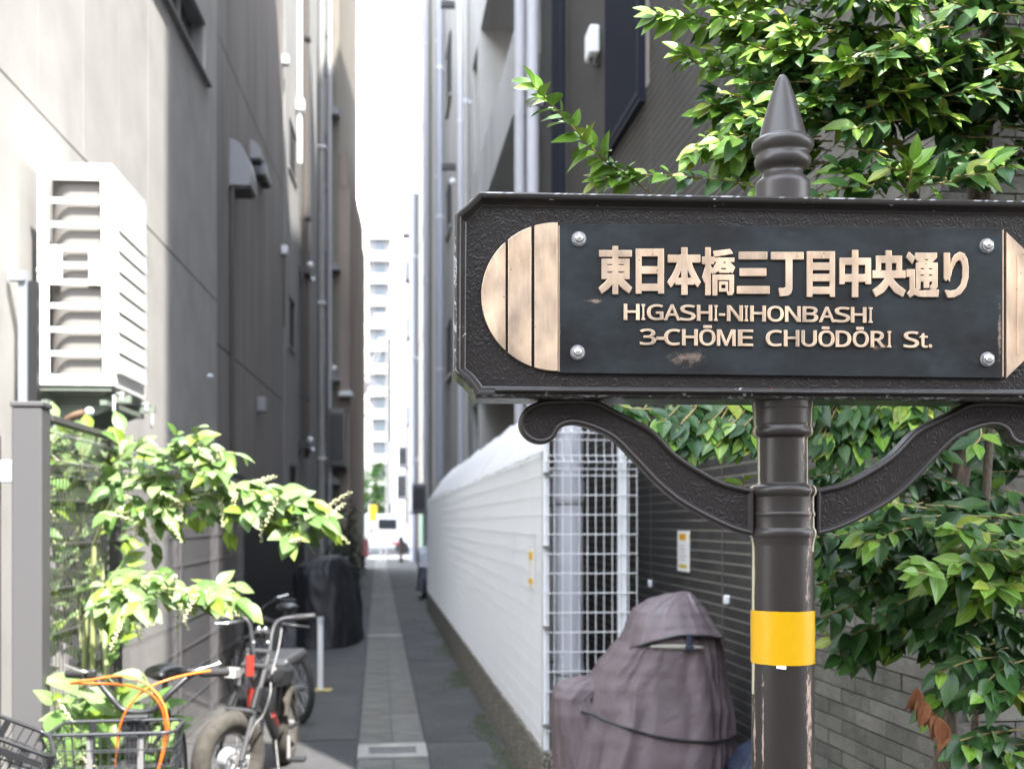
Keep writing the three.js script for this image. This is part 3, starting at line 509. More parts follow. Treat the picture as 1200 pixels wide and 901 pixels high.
{
  const s0 = 53, t = thing('awning_house', 'pale house with small awnings across the far street', 'building', FR.pt(UR, 0, s0), FR.th), L = local(FR, UR, s0);
  mesh('wall', mUV(L(UR + 0.30, UR + 8, 0, 17.4, s0, 84)), S(lin(0.105, 0.09, 0.078), { map: T.streak2 }), t);
  for (const [px, py, u, h] of [[470, 250, 0.62, 1.6], [472, 311, 0.5, 1.0], [473, 380, 0.4, 1.0], [473, 485, 0.4, 0.9]]) { const zc = 60, c = at(px, py, zc); mesh('awning', rbox(u, h, 1.2, 0.05, 0.3 - u / 2, c.y, -9), M.hood, t); }
  mesh('red_sign', [box(0.12, 2.1, 0.8, 0.24, EYE + (HY - 262) / F * 57, -3), box(0.12, 0.8, 0.8, 0.24, EYE + (HY - 312) / F * 57, -3)], S(lin(0.5, 0.07, 0.08)), t);
}
{
  const z = 61, t = thing('utility_pole', 'slim dark utility pole with crossarms at the far street', 'utility pole', V((425.5 - CX) / F * z, 0, -z)); const H = EYE + (HY - 402) / F * z;
  mesh('pole', [cyl(0.1, H, 0, H / 2, 0, 10, 0.075)], M.greyMetal, t); mesh('crossarm', [box(0.9, 0.1, 0.1, 0.1, H - 1.7, 0.08), box(0.7, 0.1, 0.1, -0.1, H - 3.9, 0.08)], M.greyMetal, t); mesh('transformer', [cyl(0.14, 0.6, 0.18, H - 2.4, 0.1, 10), cyl(0.12, 0.5, -0.16, H - 4.6, 0.1, 10)], M.greyMetal, t);
}
{
  const z = 66, t = thing('utility_pole', 'pale concrete utility pole right of the dark slim one', 'utility pole', V((455.5 - CX) / F * z, 0, -z)); const H = EYE + (HY - 345) / F * z;
  mesh('pole', cyl(0.2, H, 0, H / 2, 0, 12, 0.14), M.paleConc, t); mesh('crossarm', [box(1.6, 0.1, 0.1, 0, H - 1.2, 0.15), box(1.2, 0.1, 0.1, 0, H - 2.6, 0.15)], M.galv, t); mesh('strut', rod(V(0.16, 2.6, 0.1), V(0.16, 6.2, 0.1), 0.1, 8), M.galv, t);
  const w = thing('overhead_wires', 'thin overhead wires strung between the two utility poles', 'wires', V(0, 0, 0));
  const p = (px, py, zc) => at(px, py, zc); const ws = [];
  for (const [a, b, sag] of [[[425, 437, 61], [455, 372, 66], 0.5], [[424, 447, 61], [456, 378, 66], 0.7], [[426, 440, 61], [478, 452, 58], 0.4], [[426, 444, 61], [478, 462, 58], 0.5], [[455, 335, 66], [478, 338, 60], 0.1]]) { const A = p(...a), B = p(...b), m = A.clone().lerp(B, 0.5); m.y -= sag; ws.push(tube([A, m, B], 0.03, 10, 4)); }
  mesh('wire', ws, M.greyMetal, w);
}
{
  const b = thing('guard_rail', 'white pipe barrier with red end across the far end of the alley', 'barrier', at(450, 613, 44.2).setY(0), FR.th);
  mesh('rail', [rod(V(-0.72, 0.72, 0), V(0.28, 0.72, 0), 0.05, 10), rod(V(-0.72, 0, 0), V(-0.72, 0.72, 0), 0.05, 10)], M.white, b); mesh('red_rail', rod(V(0.285, 0.72, 0), V(0.68, 0.72, 0), 0.05, 10), S(lin(0.6, 0.04, 0.05)), b); mesh('leg', rod(V(0.66, 0, 0), V(0.66, 0.68, 0), 0.05, 10), S(lin(0.6, 0.04, 0.05)), b); mesh('leg', [rod(V(-0.12, 0, 0), V(-0.12, 0.68, 0), 0.04, 8), rod(V(0.1, 0, 0), V(0.1, 0.68, 0), 0.04, 8)], M.galv, b);
  const k = thing('bollard', 'slim black turned bollard at the right of the white barrier', 'bollard', at(469.5, 613, 43.6).setY(0));
  mesh('post', new THREE.LatheGeometry([[0.001, 0], [0.11, 0], [0.11, 0.08], [0.06, 0.14], [0.05, 0.5], [0.075, 0.55], [0.05, 0.6], [0.05, 0.75], [0.09, 0.82], [0.1, 0.9], [0.06, 0.98], [0.001, 1.0]].map(p => new THREE.Vector2(...p)), 14), M.black, k);
}
{
  // kerb-side things in the sun across the end
  const z = 56, t = thing('white_van', 'white delivery van parked beyond the alley mouth', 'van', at(441, 613, z).setY(0), 0.03);
  const sh = new THREE.Shape(); sh.moveTo(-2.1, 0.35); sh.lineTo(2.1, 0.35); sh.lineTo(2.15, 0.9); sh.lineTo(1.7, 1.1); sh.lineTo(1.1, 1.85); sh.lineTo(-2.05, 1.9); sh.lineTo(-2.15, 0.6);
  mesh('body', xf(new THREE.ExtrudeGeometry(sh, { depth: 1.5, bevelEnabled: true, bevelSize: 0.06, bevelThickness: 0.06, bevelSegments: 2 }), 0, 0, -0.75), M.white, t);
  mesh('window', [box(0.9, 0.5, 1.66, 0.6, 1.45, 0), box(1.4, 0.5, 1.655, -1.2, 1.45, 0)], M.glass, t);
  for (const [x, zz] of [[-1.3, 0.72], [1.3, 0.72], [-1.3, -0.72], [1.3, -0.72]]) { const w = mesh('wheel', xf(new THREE.CylinderGeometry(0.32, 0.32, 0.2, 18), x, 0.32, zz, Math.PI / 2), M.rubber, t); }
  const y = thing('banner', 'small yellow upright banner beside the white van', 'banner', at(437, 613, 52).setY(0)); mesh('flag', rbox(0.34, 0.75, 0.03, 0.01, 0, 1.95, 0), S(lin(0.8, 0.5, 0.02)), y); mesh('pole', rod(V(-0.19, 0, 0), V(-0.19, 2.4, 0), 0.02, 8), M.galv, y); mesh('base', cyl(0.18, 0.1, -0.19, 0.05, 0), M.black, y);
}
// ---------------------------------------------------------------- outdoor units of air conditioners
function slotPlate(w, h, holes, d) { const s = new THREE.Shape(); s.moveTo(-w / 2, 0); s.lineTo(w / 2, 0); s.lineTo(w / 2, h); s.lineTo(-w / 2, h); s.lineTo(-w / 2, 0); for (const [x0, x1, y0, y1] of holes) { const p = new THREE.Path(), r = 0.006; p.moveTo(x0 + r, y0); p.lineTo(x0, y0 + r); p.lineTo(x0, y1 - r); p.lineTo(x0 + r, y1); p.lineTo(x1 - r, y1); p.lineTo(x1, y1 - r); p.lineTo(x1, y0 + r); p.lineTo(x1 - r, y0); p.lineTo(x0 + r, y0); s.holes.push(p); } return new THREE.ExtrudeGeometry(s, { depth: d - 0.002, bevelEnabled: true, bevelSize: 0.001, bevelThickness: 0.001, bevelSegments: 1 }); }
{
  // big two-fan unit on brackets: its end face, with slots over the coil, is turned to us
  const zA = 7.0, k = 190.4, px0 = 44.5, px1 = 130, y0 = EYE + (HY - 451) / F * zA, yT = EYE + (HY - 193) / F * zA, H = yT - y0, W = (px1 - px0) / k;
  const pos = at((px0 + px1) / 2, 451, zA); const t = thing('air_conditioner', 'large white two-fan air conditioner on the sunlit grey wall', 'air conditioner', pos, FL.th);
  const Y = p => EYE + (HY - p) / F * zA - y0, X = p => (p - (px0 + px1) / 2) / k, D = 0.84;
  const holes = []; const row = (a, b, l, r) => holes.push([X(l), X(r), Y(b), Y(a)]);
  row(210.5, 232, 55.5, 116.5); row(238, 260, 56, 117); row(266, 287.5, 56.5, 117.5); row(333.5, 355.5, 57, 118); row(361, 383.5, 57, 118.3); row(389, 411.5, 57.5, 118.5); row(417, 439, 58, 119);
  row(293.3, 307.3, 71.8, 103); row(313.6, 327.3, 72, 103.3);
  holes.push([X(45.5), X(61), Y(313.3), Y(310.5)], [X(113.5), X(129.5), Y(313.3), Y(310.5)]);
  mesh('end_panel', xf(slotPlate(W, H, holes, 0.012), 0, 0, -0.012), M.acWhite, t);
  mesh('casing', [box(W, 0.012, D, 0, H + 0.004, -D / 2), box(W, 0.02, D - 0.02, 0, 0.011, -D / 2 - 0.005), box(W, H - 0.03, 0.012, 0, H / 2, -D + 0.006), box(0.01, H - 0.002, 0.06, -W / 2 + 0.006, H / 2, -0.045)], M.acWhite, t);
  mesh('trim', [rbox(W + 0.02, 0.05, 0.035, 0.008, 0, Y(199), -0.009), rbox(0.08, 0.028, 0.03, 0.006, -W / 2 + 0.035, Y(317.5), -0.008), rbox(0.08, 0.028, 0.03, 0.006, W / 2 - 0.035, Y(317.5), -0.008)], M.acWhite, t);
  // coil: fins facing us, bending away round the back edge
  const c = new THREE.Shape(); c.moveTo(W / 2 - 0.03, 0); c.lineTo(W / 2 - 0.03, 0.02); c.lineTo(-W / 2 + 0.20, 0.02); c.absarc(-W / 2 + 0.20, -0.15, 0.17, Math.PI / 2, Math.PI, false); c.lineTo(-W / 2 + 0.03, -0.86); c.lineTo(-W / 2 + 0.05, -0.86); c.lineTo(-W / 2 + 0.05, -0.15); c.absarc(-W / 2 + 0.20, -0.15, 0.15, Math.PI, Math.PI / 2, true); c.lineTo(W / 2 - 0.03, 0);
  const cg = new THREE.ExtrudeGeometry(c, { depth: H - 0.08, bevelEnabled: false, curveSegments: 14 }); cg.rotateX(-Math.PI / 2); { const q = cg.attributes.position; for (let i = 0; i < q.count; i++) q.setZ(i, -q.getZ(i)); cg.computeVertexNormals(); }
  const coil = mesh('coil', xf(cg, 0, 0.04, -0.058), S(lin(0.20, 0.19, 0.18), { roughness: 0.7 }), t);
  // front grille with slats toward the alley
  mesh('front_panel', [box(0.012, H - 0.02, 0.1, W / 2 - 0.007, H / 2, -0.062), box(0.012, H - 0.02, 0.08, W / 2 - 0.007, H / 2, -D + 0.05), box(0.012, 0.27, D - 0.2, W / 2 - 0.0071, H - 0.145, -D / 2 - 0.02), box(0.012, 0.1, D - 0.2, W / 2 - 0.0071, 0.06, -D / 2 - 0.02)], M.acWhite, t);
  mesh('fan_shroud', [box(0.02, H - 0.05, D - 0.1, 0, H / 2, -D / 2)], S(lin(0.25, 0.25, 0.26)), t);
  for (const fy of [H * 0.3, H * 0.7]) { const f = new THREE.Group(); f.name = 'fan'; t.add(f); mesh('ring', xf(torus(0.27, 0.012, 6, 32), W / 2 - 0.03, fy, -D / 2, 0, Math.PI / 2), M.acWhite, f); const bl = []; for (let i = 0; i < 3; i++) { const b = box(0.02, 0.25, 0.16, 0, 0.13, 0); b.rotateZ(0.0); b.applyMatrix4(new THREE.Matrix4().makeRotationY(0.45)); b.applyMatrix4(new THREE.Matrix4().makeRotationX(i * 2.094)); b.translate(W / 2 - 0.08, fy, -D / 2); bl.push(b); } mesh('blade', bl, S(lin(0.3, 0.3, 0.31)), f); }
  for (let i = 0; i < 8; i++) { const y = Y(248 + i * 24.2); mesh('guard_slat', rbox(0.022, 0.119, D - 0.14, 0.006, W / 2 + 0.006, y - 0.03, -D / 2 - 0.02, 0, 0, 0.07), M.acWhite, t); }
  // feet, pan and bracket
  mesh('base_pan', [box(W - 0.02, 0.03, D - 0.03, 0, -0.018, -D / 2), box(W * 0.7, 0.02, 0.03, 0, -0.045, -0.1)], S(lin(0.17, 0.19, 0.16), { roughness: 0.6 }), t);
  const br = thing('wall_bracket', 'olive green steel bracket carrying the large white air conditioner', 'bracket', pos, FL.th);
  const olive = S(lin(0.16, 0.19, 0.155), { roughness: 0.6 });
  for (const z of [-0.16, -0.80]) {
    mesh('arm', [box(0.66, 0.05, 0.04, -0.03, -0.068, z), box(0.62, 0.004, 0.05, -0.03, -0.0415, z)], olive, br);
    const sh = new THREE.Shape(); sh.moveTo(0.2, 0); sh.lineTo(-0.345, 0); sh.lineTo(-0.345, -0.22); sh.lineTo(-0.30, -0.22); sh.lineTo(0.2, -0.03); mesh('gusset', xf(new THREE.ExtrudeGeometry(sh, { depth: 0.006, bevelEnabled: false }), 0, -0.094, z), olive, br);
    mesh('clip', [rbox(0.02, 0.055, 0.05, 0.004, W / 2 + 0.02, -0.052, z + 0.0), rbox(0.045, 0.008, 0.05, 0.003, W / 2 - 0.004, -0.034, z)], M.galv, br);
  }
  mesh('rail', [box(0.04, 0.03, D + 0.1, W / 2 - 0.04, -0.112, -D / 2), box(0.04, 0.03, D + 0.1, -W / 2 + 0.06, -0.112, -D / 2)], olive, br);
  mesh('bolt', [rod(V(W / 2 + 0.01, -0.16, 0.0), V(W / 2 + 0.01, -0.06, 0.0), 0.01, 8), rod(V(W / 2 + 0.03, -0.19, -0.9), V(W / 2 + 0.03, -0.08, -0.9), 0.01, 8)], M.galv, br);
  const ch = thing('steel_channel', 'upright galvanised channel on the wall beside the air conditioner', 'bracket', at(27, 470, 6.75).setY(2.0), FL.th);
  const yT2 = EYE + (HY - 318) / F * 6.75 - 2.0; mesh('web', [box(0.05, yT2, 0.04, 0, yT2 / 2, 0), box(0.10, 0.06, 0.06, -0.03, yT2 - 0.03, 0.01)], S(lin(0.27, 0.29, 0.32), { metalness: 0.3, roughness: 0.5 }), ch); mesh('dark_back', box(0.05, yT2 - 0.05, 0.05, 0.055, yT2 / 2 - 0.03, -0.02), M.black, ch);
  const pipe = thing('refrigerant_pipe', 'short lagged copper pipe end below the air conditioner', 'pipe', at(92, 488, 6.95), FL.th); mesh('pipe', tube([[-0.08, -0.03, 0], [-0.02, 0.0, 0.03], [0.05, 0.02, 0.04]], 0.024, 10, 8), S(lin(0.16, 0.10, 0.06)), pipe); mesh('cap', ball(0.028, 0.075, 0.025, 0.045), M.white, pipe);
}
function smallUnit(label, pos, turn, w, h, d, mat = M.hood) {
  const t = thing('air_conditioner', label, 'air conditioner', pos, turn);
  mesh('casing', rbox(w, h, d, 0.02, 0, h / 2, 0), mat, t);
  const g = []; const n = Math.round(h / 0.075); for (let i = 0; i < n; i++) g.push(box(w * 0.74, 0.03, 0.02, 0, 0.1 + i * (h - 0.2) / n, d / 2 + 0.008)); for (let i = 0; i < 5; i++) g.push(box(0.018, h - 0.16, 0.018, -w * 0.37 + i * w * 0.185, h / 2, d / 2 + 0.012)); mesh('grille', g, M.black, t);
  mesh('side_grille', Array.from({ length: 6 }, (_, i) => box(0.02, 0.02, d * 0.8, (pos.x < -1 && turn < 0.1 ? 1 : -1) * (w / 2 + 0.006), 0.12 + i * (h - 0.24) / 5, 0)), M.greyMetal, t);
  mesh('bracket', [box(w + 0.1, 0.05, 0.06, 0, -0.03, d / 2 - 0.1), box(w + 0.1, 0.05, 0.06, 0, -0.03, -d / 2 + 0.1)], M.greyMetal, t); return t;
}
{
  const a = at(395.5, 545, 29.6); smallUnit('dark tall air conditioner high on the left wall by the cream house', a, FL.th, 0.42, 1.42, 0.8, M.greyMetal);
  const b = FR.hit(1.22, 490.5, 600); smallUnit('dark air conditioner on the beige wall above the green door', FR.pt(1.22, b.y, b.s), FR.th, 0.42, 0.85, 0.8, M.hood);
  const c = FR.hit(1.2, 473, 588), d = FR.hit(1.2, 473, 546); smallUnit('pale air conditioner at the alley end, lower of two', FR.pt(0.95, c.y, 46.5), FR.th, 0.4, 1.0, 0.8, M.galv); smallUnit('pale air conditioner at the alley end, upper of two', FR.pt(1.0, c.y + 1.3, 46.7), FR.th, 0.36, 0.85, 0.8, M.galv);
  const p = at(405.5, 613, 24); const wp = thing('pale_post', 'slim pale post standing behind the black cover', 'post', p.setY(0)); mesh('post', cyl(0.04, 0.75, 0, 0.375, 0, 10), M.pipe, wp); mesh('cap', ball(0.042, 0, 0.75, 0), M.pipe, wp);
  const q = at(375.3, 613, 10.15); const pp = thing('marker_post', 'short white pipe post on the asphalt beside the bicycles', 'post', q.setY(0)); mesh('post', cyl(0.026, 0.62, 0, 0.31, 0, 14), M.white, pp); mesh('cap', cyl(0.03, 0.06, 0, 0.63, 0, 14), M.galv, pp); mesh('base_plate', rbox(0.2, 0.012, 0.14, 0.004, 0, 0.012, 0), S(lin(0.42, 0.33, 0.1)), pp);
}
// corrugated dark panels along the foot of the taupe wall
{
  const U = UL + 0.22, s0 = FL.hit(U, 252).s, s1 = FL.hit(U, 351).s, t = thing('dark_screen', 'black ribbed metal screen along the foot of the taupe wall', 'screen', FL.pt(U, 0, s0), FL.th);
  let s = 0, i = 0; const h = EYE + (HY - 640) / F * 16 + 0.55;
  while (s < s1 - s0) { const w = 0.9, g = []; g.push(box(0.02, h, w - 0.02, 0, h / 2 + 0.05, -s - w / 2)); for (let k = 0; k < 6; k++) g.push(box(0.03, h - 0.01, 0.05, 0.02, h / 2 + 0.05, -s - 0.08 - k * 0.15)); mesh('screen_panel', g, M.black, t); s += w; i++; }
  mesh('rail', box(0.05, 0.05, s1 - s0, 0.0, h + 0.08, -(s1 - s0) / 2), M.black, t);
}
// ---------------------------------------------------------------- left mesh fence
const FF = Frame(0.0975), UFn = -1.497 * FF.c;
function wires(list, seg = 5) { return list.map(([a, b, r]) => rod(a, b, r, seg, r, false)); }
{
  const sA = FF.s(UFn, 4.6), sB = FF.s(UFn, 10.6), t = thing('mesh_fence', 'dark grey welded mesh fence with square posts at the lower left', 'fence', FF.pt(UFn, 0, sA), FF.th);
  const H = 1.955, m = S(lin(0.085, 0.082, 0.085), { roughness: 0.5 });
  const post = (s, w, h) => { const p = mesh('post', [rbox(w, h, w, 0.008, 0, h / 2, -s)], m, t); mesh('cap', rbox(w + 0.012, 0.022, w + 0.012, 0.006, 0, h + 0.011, -s), m, t); };
  post(0, 0.118, 1.965); for (const zc of [5.96, 7.6, 9.1, 10.6]) post(FF.s(UFn, zc) - sA, 0.06, 1.93);
  const stops = [0.06, ...[5.96, 7.6, 9.1, 10.6].map(z => FF.s(UFn, z) - sA)];
  for (let i = 0; i < 4; i++) {
    const a = stops[i] + 0.03, b = stops[i + 1] - 0.03, L = []; const bend = [[0.06, 0], [1.70, 0], [1.755, 0.05], [1.81, 0], [1.865, 0.05], [1.92, 0]];
    for (let s = a + 0.02; s < b; s += 0.05) for (let k = 0; k < bend.length - 1; k++) L.push([V(0.02 + bend[k][1], bend[k][0], -s), V(0.02 + bend[k + 1][1], bend[k + 1][0], -s), 0.0022]);
    for (const y of [0.08, 0.27, 0.46, 0.65, 0.84, 1.03, 1.22, 1.41, 1.60]) L.push([V(0.026, y, -a), V(0.026, y, -b), 0.0028]);
    for (let k = 1; k < bend.length; k++) L.push([V(0.026 + bend[k][1], bend[k][0], -a), V(0.026 + bend[k][1], bend[k][0], -b), 0.003]);
    mesh('wire_panel', wires(L, 4), m, t);
    mesh('top_rail', [box(0.05, 0.022, b - a, 0.035, 1.935, -(a + b) / 2)], m, t);
  }
  mesh('hinge', [rbox(0.05, 0.09, 0.04, 0.006, -0.085, EYE + (HY - 553) / F * 4.6, 0.02)], M.galv, t);
  const gt = thing('side_gate', 'dark gate stile hinged on the near fence post', 'gate', FF.pt(UFn - 0.14, 0, sA), FF.th); mesh('stile', rbox(0.05, 1.75, 0.05, 0.006, -0.01, 0.98, 0.0), m, gt); mesh('bar', [rbox(0.9, 0.05, 0.04, 0.006, -0.49, 1.8, 0), rbox(0.9, 0.05, 0.04, 0.006, -0.49, 0.2, 0)], m, gt);
}
// ---------------------------------------------------------------- white mesh cage along the right side
const UC = 0.861, SC0 = FR.s(UC, 5.86), SC1 = FR.hit(UC, 502).s;
{
  const kb = thing('kerb_wall', 'low exposed-aggregate kerb wall under the white sheeted fence', 'low wall', FR.pt(UC, 0, SC0), FR.th);
  const L = local(FR, UC, SC0); let s = SC0 - 0.06; while (s < SC1) { const e = Math.min(s + 2.4, SC1 + 0.05); mesh('wall_segment', mUV(xf(new RoundedBoxGeometry(0.13, 0.33, e - s - 0.006, 2, 0.008), 0.038, 0.165, -((s + e) / 2 - SC0))), M.pebble, kb); s = e; }
  mesh('return_wall', mUV(xf(new RoundedBoxGeometry(0.40, 0.325, 0.12, 2, 0.008), 0.31, 0.1625, 0.0)), M.pebble, kb);
  const t = thing('white_fence', 'white welded mesh fence enclosing pipes beside the alley', 'fence', FR.pt(UC, 0, SC0), FR.th); const len = SC1 - SC0, Wc = 0.478;
  const bend = [[0.36, 0], [1.78, 0], [1.815, 0.03], [1.85, 0], [1.93, 0], [1.965, 0.03], [2.0, 0]];
  const end = []; const nx = Math.round(Wc / 0.0455);
  for (let i = 0; i <= nx; i++) { const x = i * Wc / nx; for (let k = 0; k < bend.length - 1; k++) end.push([V(x, bend[k][0], bend[k][1]), V(x, bend[k + 1][0], bend[k + 1][1]), 0.0026]); }
  for (let y = 0.43; y < 1.80; y += 0.1012) end.push([V(0, y, 0.004), V(Wc, y, 0.004), 0.003]); for (let k = 1; k < bend.length; k++) end.push([V(0, bend[k][0], 0.004 + bend[k][1]), V(Wc, bend[k][0], 0.004 + bend[k][1]), 0.003]);
  mesh('end_panel', wires(end, 5), M.white, t);
  const sd = []; for (let s = 0.05; s < len; s += 0.0505) sd.push([V(-0.020, 0.345, -s), V(-0.020, 1.90, -s), 0.0025]); for (let y = 0.43; y < 1.9; y += 0.1012) sd.push([V(-0.0215, y, 0.0), V(-0.0215, y, -len), 0.0012]);
  mesh('side_panel', wires(sd, 4), S(lin(0.86, 0.86, 0.86), { roughness: 0.5 }), t);
  for (const s of [0, 2, 4, 6, 8, 10, 12, len]) if (s === 0 || s > 0.5) mesh('post', rbox(0.03, 1.6, 0.03, 0.004, s ? 0.02 : 0.003, 1.12, -s - (s ? 0 : 0.022)), M.white, t);
  mesh('post', rbox(0.045, 1.62, 0.04, 0.004, 0.405, 1.13, -0.028), M.white, t);
  for (const py of [555, 641, 735, 850]) mesh('clip', rbox(0.035, 0.014, 0.02, 0.003, 0.0, EYE + (HY - py) / F * 5.86, 0.008), M.greyMetal, t);
  // sheet of white plastic tied along the alley side
  const mkSheet = (label, a, b, col, slots) => {
    const nS = Math.round((b - a) / 0.05), nY = 32, y0 = 0.335, y1 = 1.88, g = new THREE.PlaneGeometry(1, 1, nS, nY), p = g.attributes.position, uv = g.attributes.uv;
    for (let i = 0; i < p.count; i++) { const fx = p.getX(i) + 0.5, fy = p.getY(i) + 0.5, s = a + fx * (b - a); const low = Math.pow(1 - fy, 3); const wv = noise.noise(s * 1.6, fy * 0.7, 3) * 0.010 + noise.noise(s * 6, fy * 1.3, 9) * 0.0035 - 0.010 * Math.pow(Math.abs(Math.cos(s * Math.PI / 0.62)), 14); p.setXYZ(i, 0.006 + wv - low * 0.018 * (0.7 + 0.6 * noise.noise(s * 1.3, 2, 1)), y0 + fy * (y1 - y0) - low * 0.03 * (noise.noise(s * 2.1, 5, 5) + 0.4), -s); uv.setXY(i, s, fy * 1.55); }
    const idx = g.index.array, keep = []; // vents cut in the sheet
    for (let i = 0; i < idx.length; i += 3) { const c = [0, 1, 2].reduce((q, k) => [q[0] + -p.getZ(idx[i + k]) / 3, q[1] + p.getY(idx[i + k]) / 3], [0, 0]); if (!slots.some(v => Math.abs(c[0] - v) < 0.05 && c[1] > 1.22 && c[1] < 1.43)) keep.push(idx[i], idx[i + 1], idx[i + 2]); }
    g.setIndex(keep); g.computeVertexNormals();
    const o = mesh('plastic_sheet', g, PH(col, { side: THREE.DoubleSide, transmission: 0.18, thickness: 0, roughness: 0.6 }), scene); o.name = numbered('plastic_sheet'); o.position.copy(FR.pt(UC, 0, SC0)); o.rotation.y = FR.th; return tag(o, label, 'plastic sheet', 'white sheets tied along the fence');
  };
  const seam = FR.hit(UC, 545).s - SC0, sl = px => FR.hit(UC, px).s - SC0;
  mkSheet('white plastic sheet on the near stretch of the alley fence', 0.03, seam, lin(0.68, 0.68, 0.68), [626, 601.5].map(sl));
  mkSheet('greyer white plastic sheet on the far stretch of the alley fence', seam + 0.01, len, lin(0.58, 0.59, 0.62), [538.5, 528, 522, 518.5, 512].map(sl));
  // stiff tarpaulin rising from the top of the fence
  const nS = 260, nY = 18, g = new THREE.PlaneGeometry(1, 1, nS, nY), p = g.attributes.position;
  for (let i = 0; i < p.count; i++) { const fx = p.getX(i) + 0.5, fy = p.getY(i) + 0.5, s = 0.06 + fx * (len - 0.06); const rib = noise.noise(s * 1.7, fy * 0.6, 7) * 0.06 + noise.noise(s * 5, fy * 0.8, 2) * 0.024 * (1 - fy * 0.4), w = 0.43 * fy; p.setXYZ(i, -0.008 + w + rib * 0.5, 1.875 + 0.55 * fy + 0.05 * Math.sin(fy * Math.PI) + rib * fy + (fy < 0.03 ? -0.03 : 0), -s); }
  g.computeVertexNormals(); const tp = mesh('tarpaulin', g, PH(lin(0.74, 0.74, 0.745), { side: THREE.DoubleSide, roughness: 0.5, transmission: 0.12, thickness: 0 }), scene); tp.name = numbered('tarpaulin'); tp.position.copy(FR.pt(UC, 0, SC0)); tp.rotation.y = FR.th; tag(tp, 'white tarpaulin rising in a slope from the top of the fence', 'tarpaulin');
  mesh('hem', tube(Array.from({ length: 60 }, (_, i) => [-0.014 + noise.noise(i * 0.6, 1, 4) * 0.008, 1.868 + noise.noise(i * 0.5, 3, 2) * 0.014, -0.06 - i * (len - 0.08) / 59]), 0.006, 180, 5), M.greyMetal, tp);
  // notice on the sheet
  const c = FR.hit(UC - 0.02, 623, 665), c2 = FR.hit(UC - 0.02, 623, 642), c3 = FR.hit(UC - 0.02, 623, 690);
  const nn = thing('sheet_notice', 'narrow white and yellow notice tied to the white sheet', 'notice', FR.pt(UC - 0.022, c.y, c.s), FR.th - Math.PI / 2);
  mesh('card', new THREE.BoxGeometry(0.20, c2.y - c3.y, 0.003), S(lin(0.8, 0.8, 0.76)), nn); mesh('yellow_band', [box(0.14, 0.045, 0.003, 0, 0.065, 0.003), box(0.16, 0.03, 0.003, 0, -0.075, 0.003)], S(lin(0.75, 0.45, 0.05)), nn);
  // pipes behind the mesh
  const mkp = (x, z, r, label, h) => { const q = thing('drain_pipe', label, 'pipe', FR.pt(UC + x, 0, SC0 - z), FR.th); mesh('pipe', cyl(r, h, 0, h / 2, 0, 24), M.pipe, q); mesh('top_elbow', [ball(r * 1.02, 0, h, 0, 18)], M.pipe, q); mesh('coupling', rod(V(0, 1.62, 0), V(0, 1.72, 0), r * 1.07, 24), M.pipe, q); mesh('coupling', rod(V(0, 0.72, 0), V(0, 0.75, 0), r * 1.05, 24), M.pipe, q); for (const y of [1.6, 0.7]) mesh('band', rod(V(0, y - 0.006, 0), V(0, y + 0.006, 0), r * 1.03, 24), M.greyMetal, q); };
  mkp(0.145, -0.16, 0.078, 'thick pale drain pipe just behind the white mesh end', 1.97); mkp(0.15, -0.75, 0.075, 'second pale drain pipe further back inside the white cage', 1.75);
}
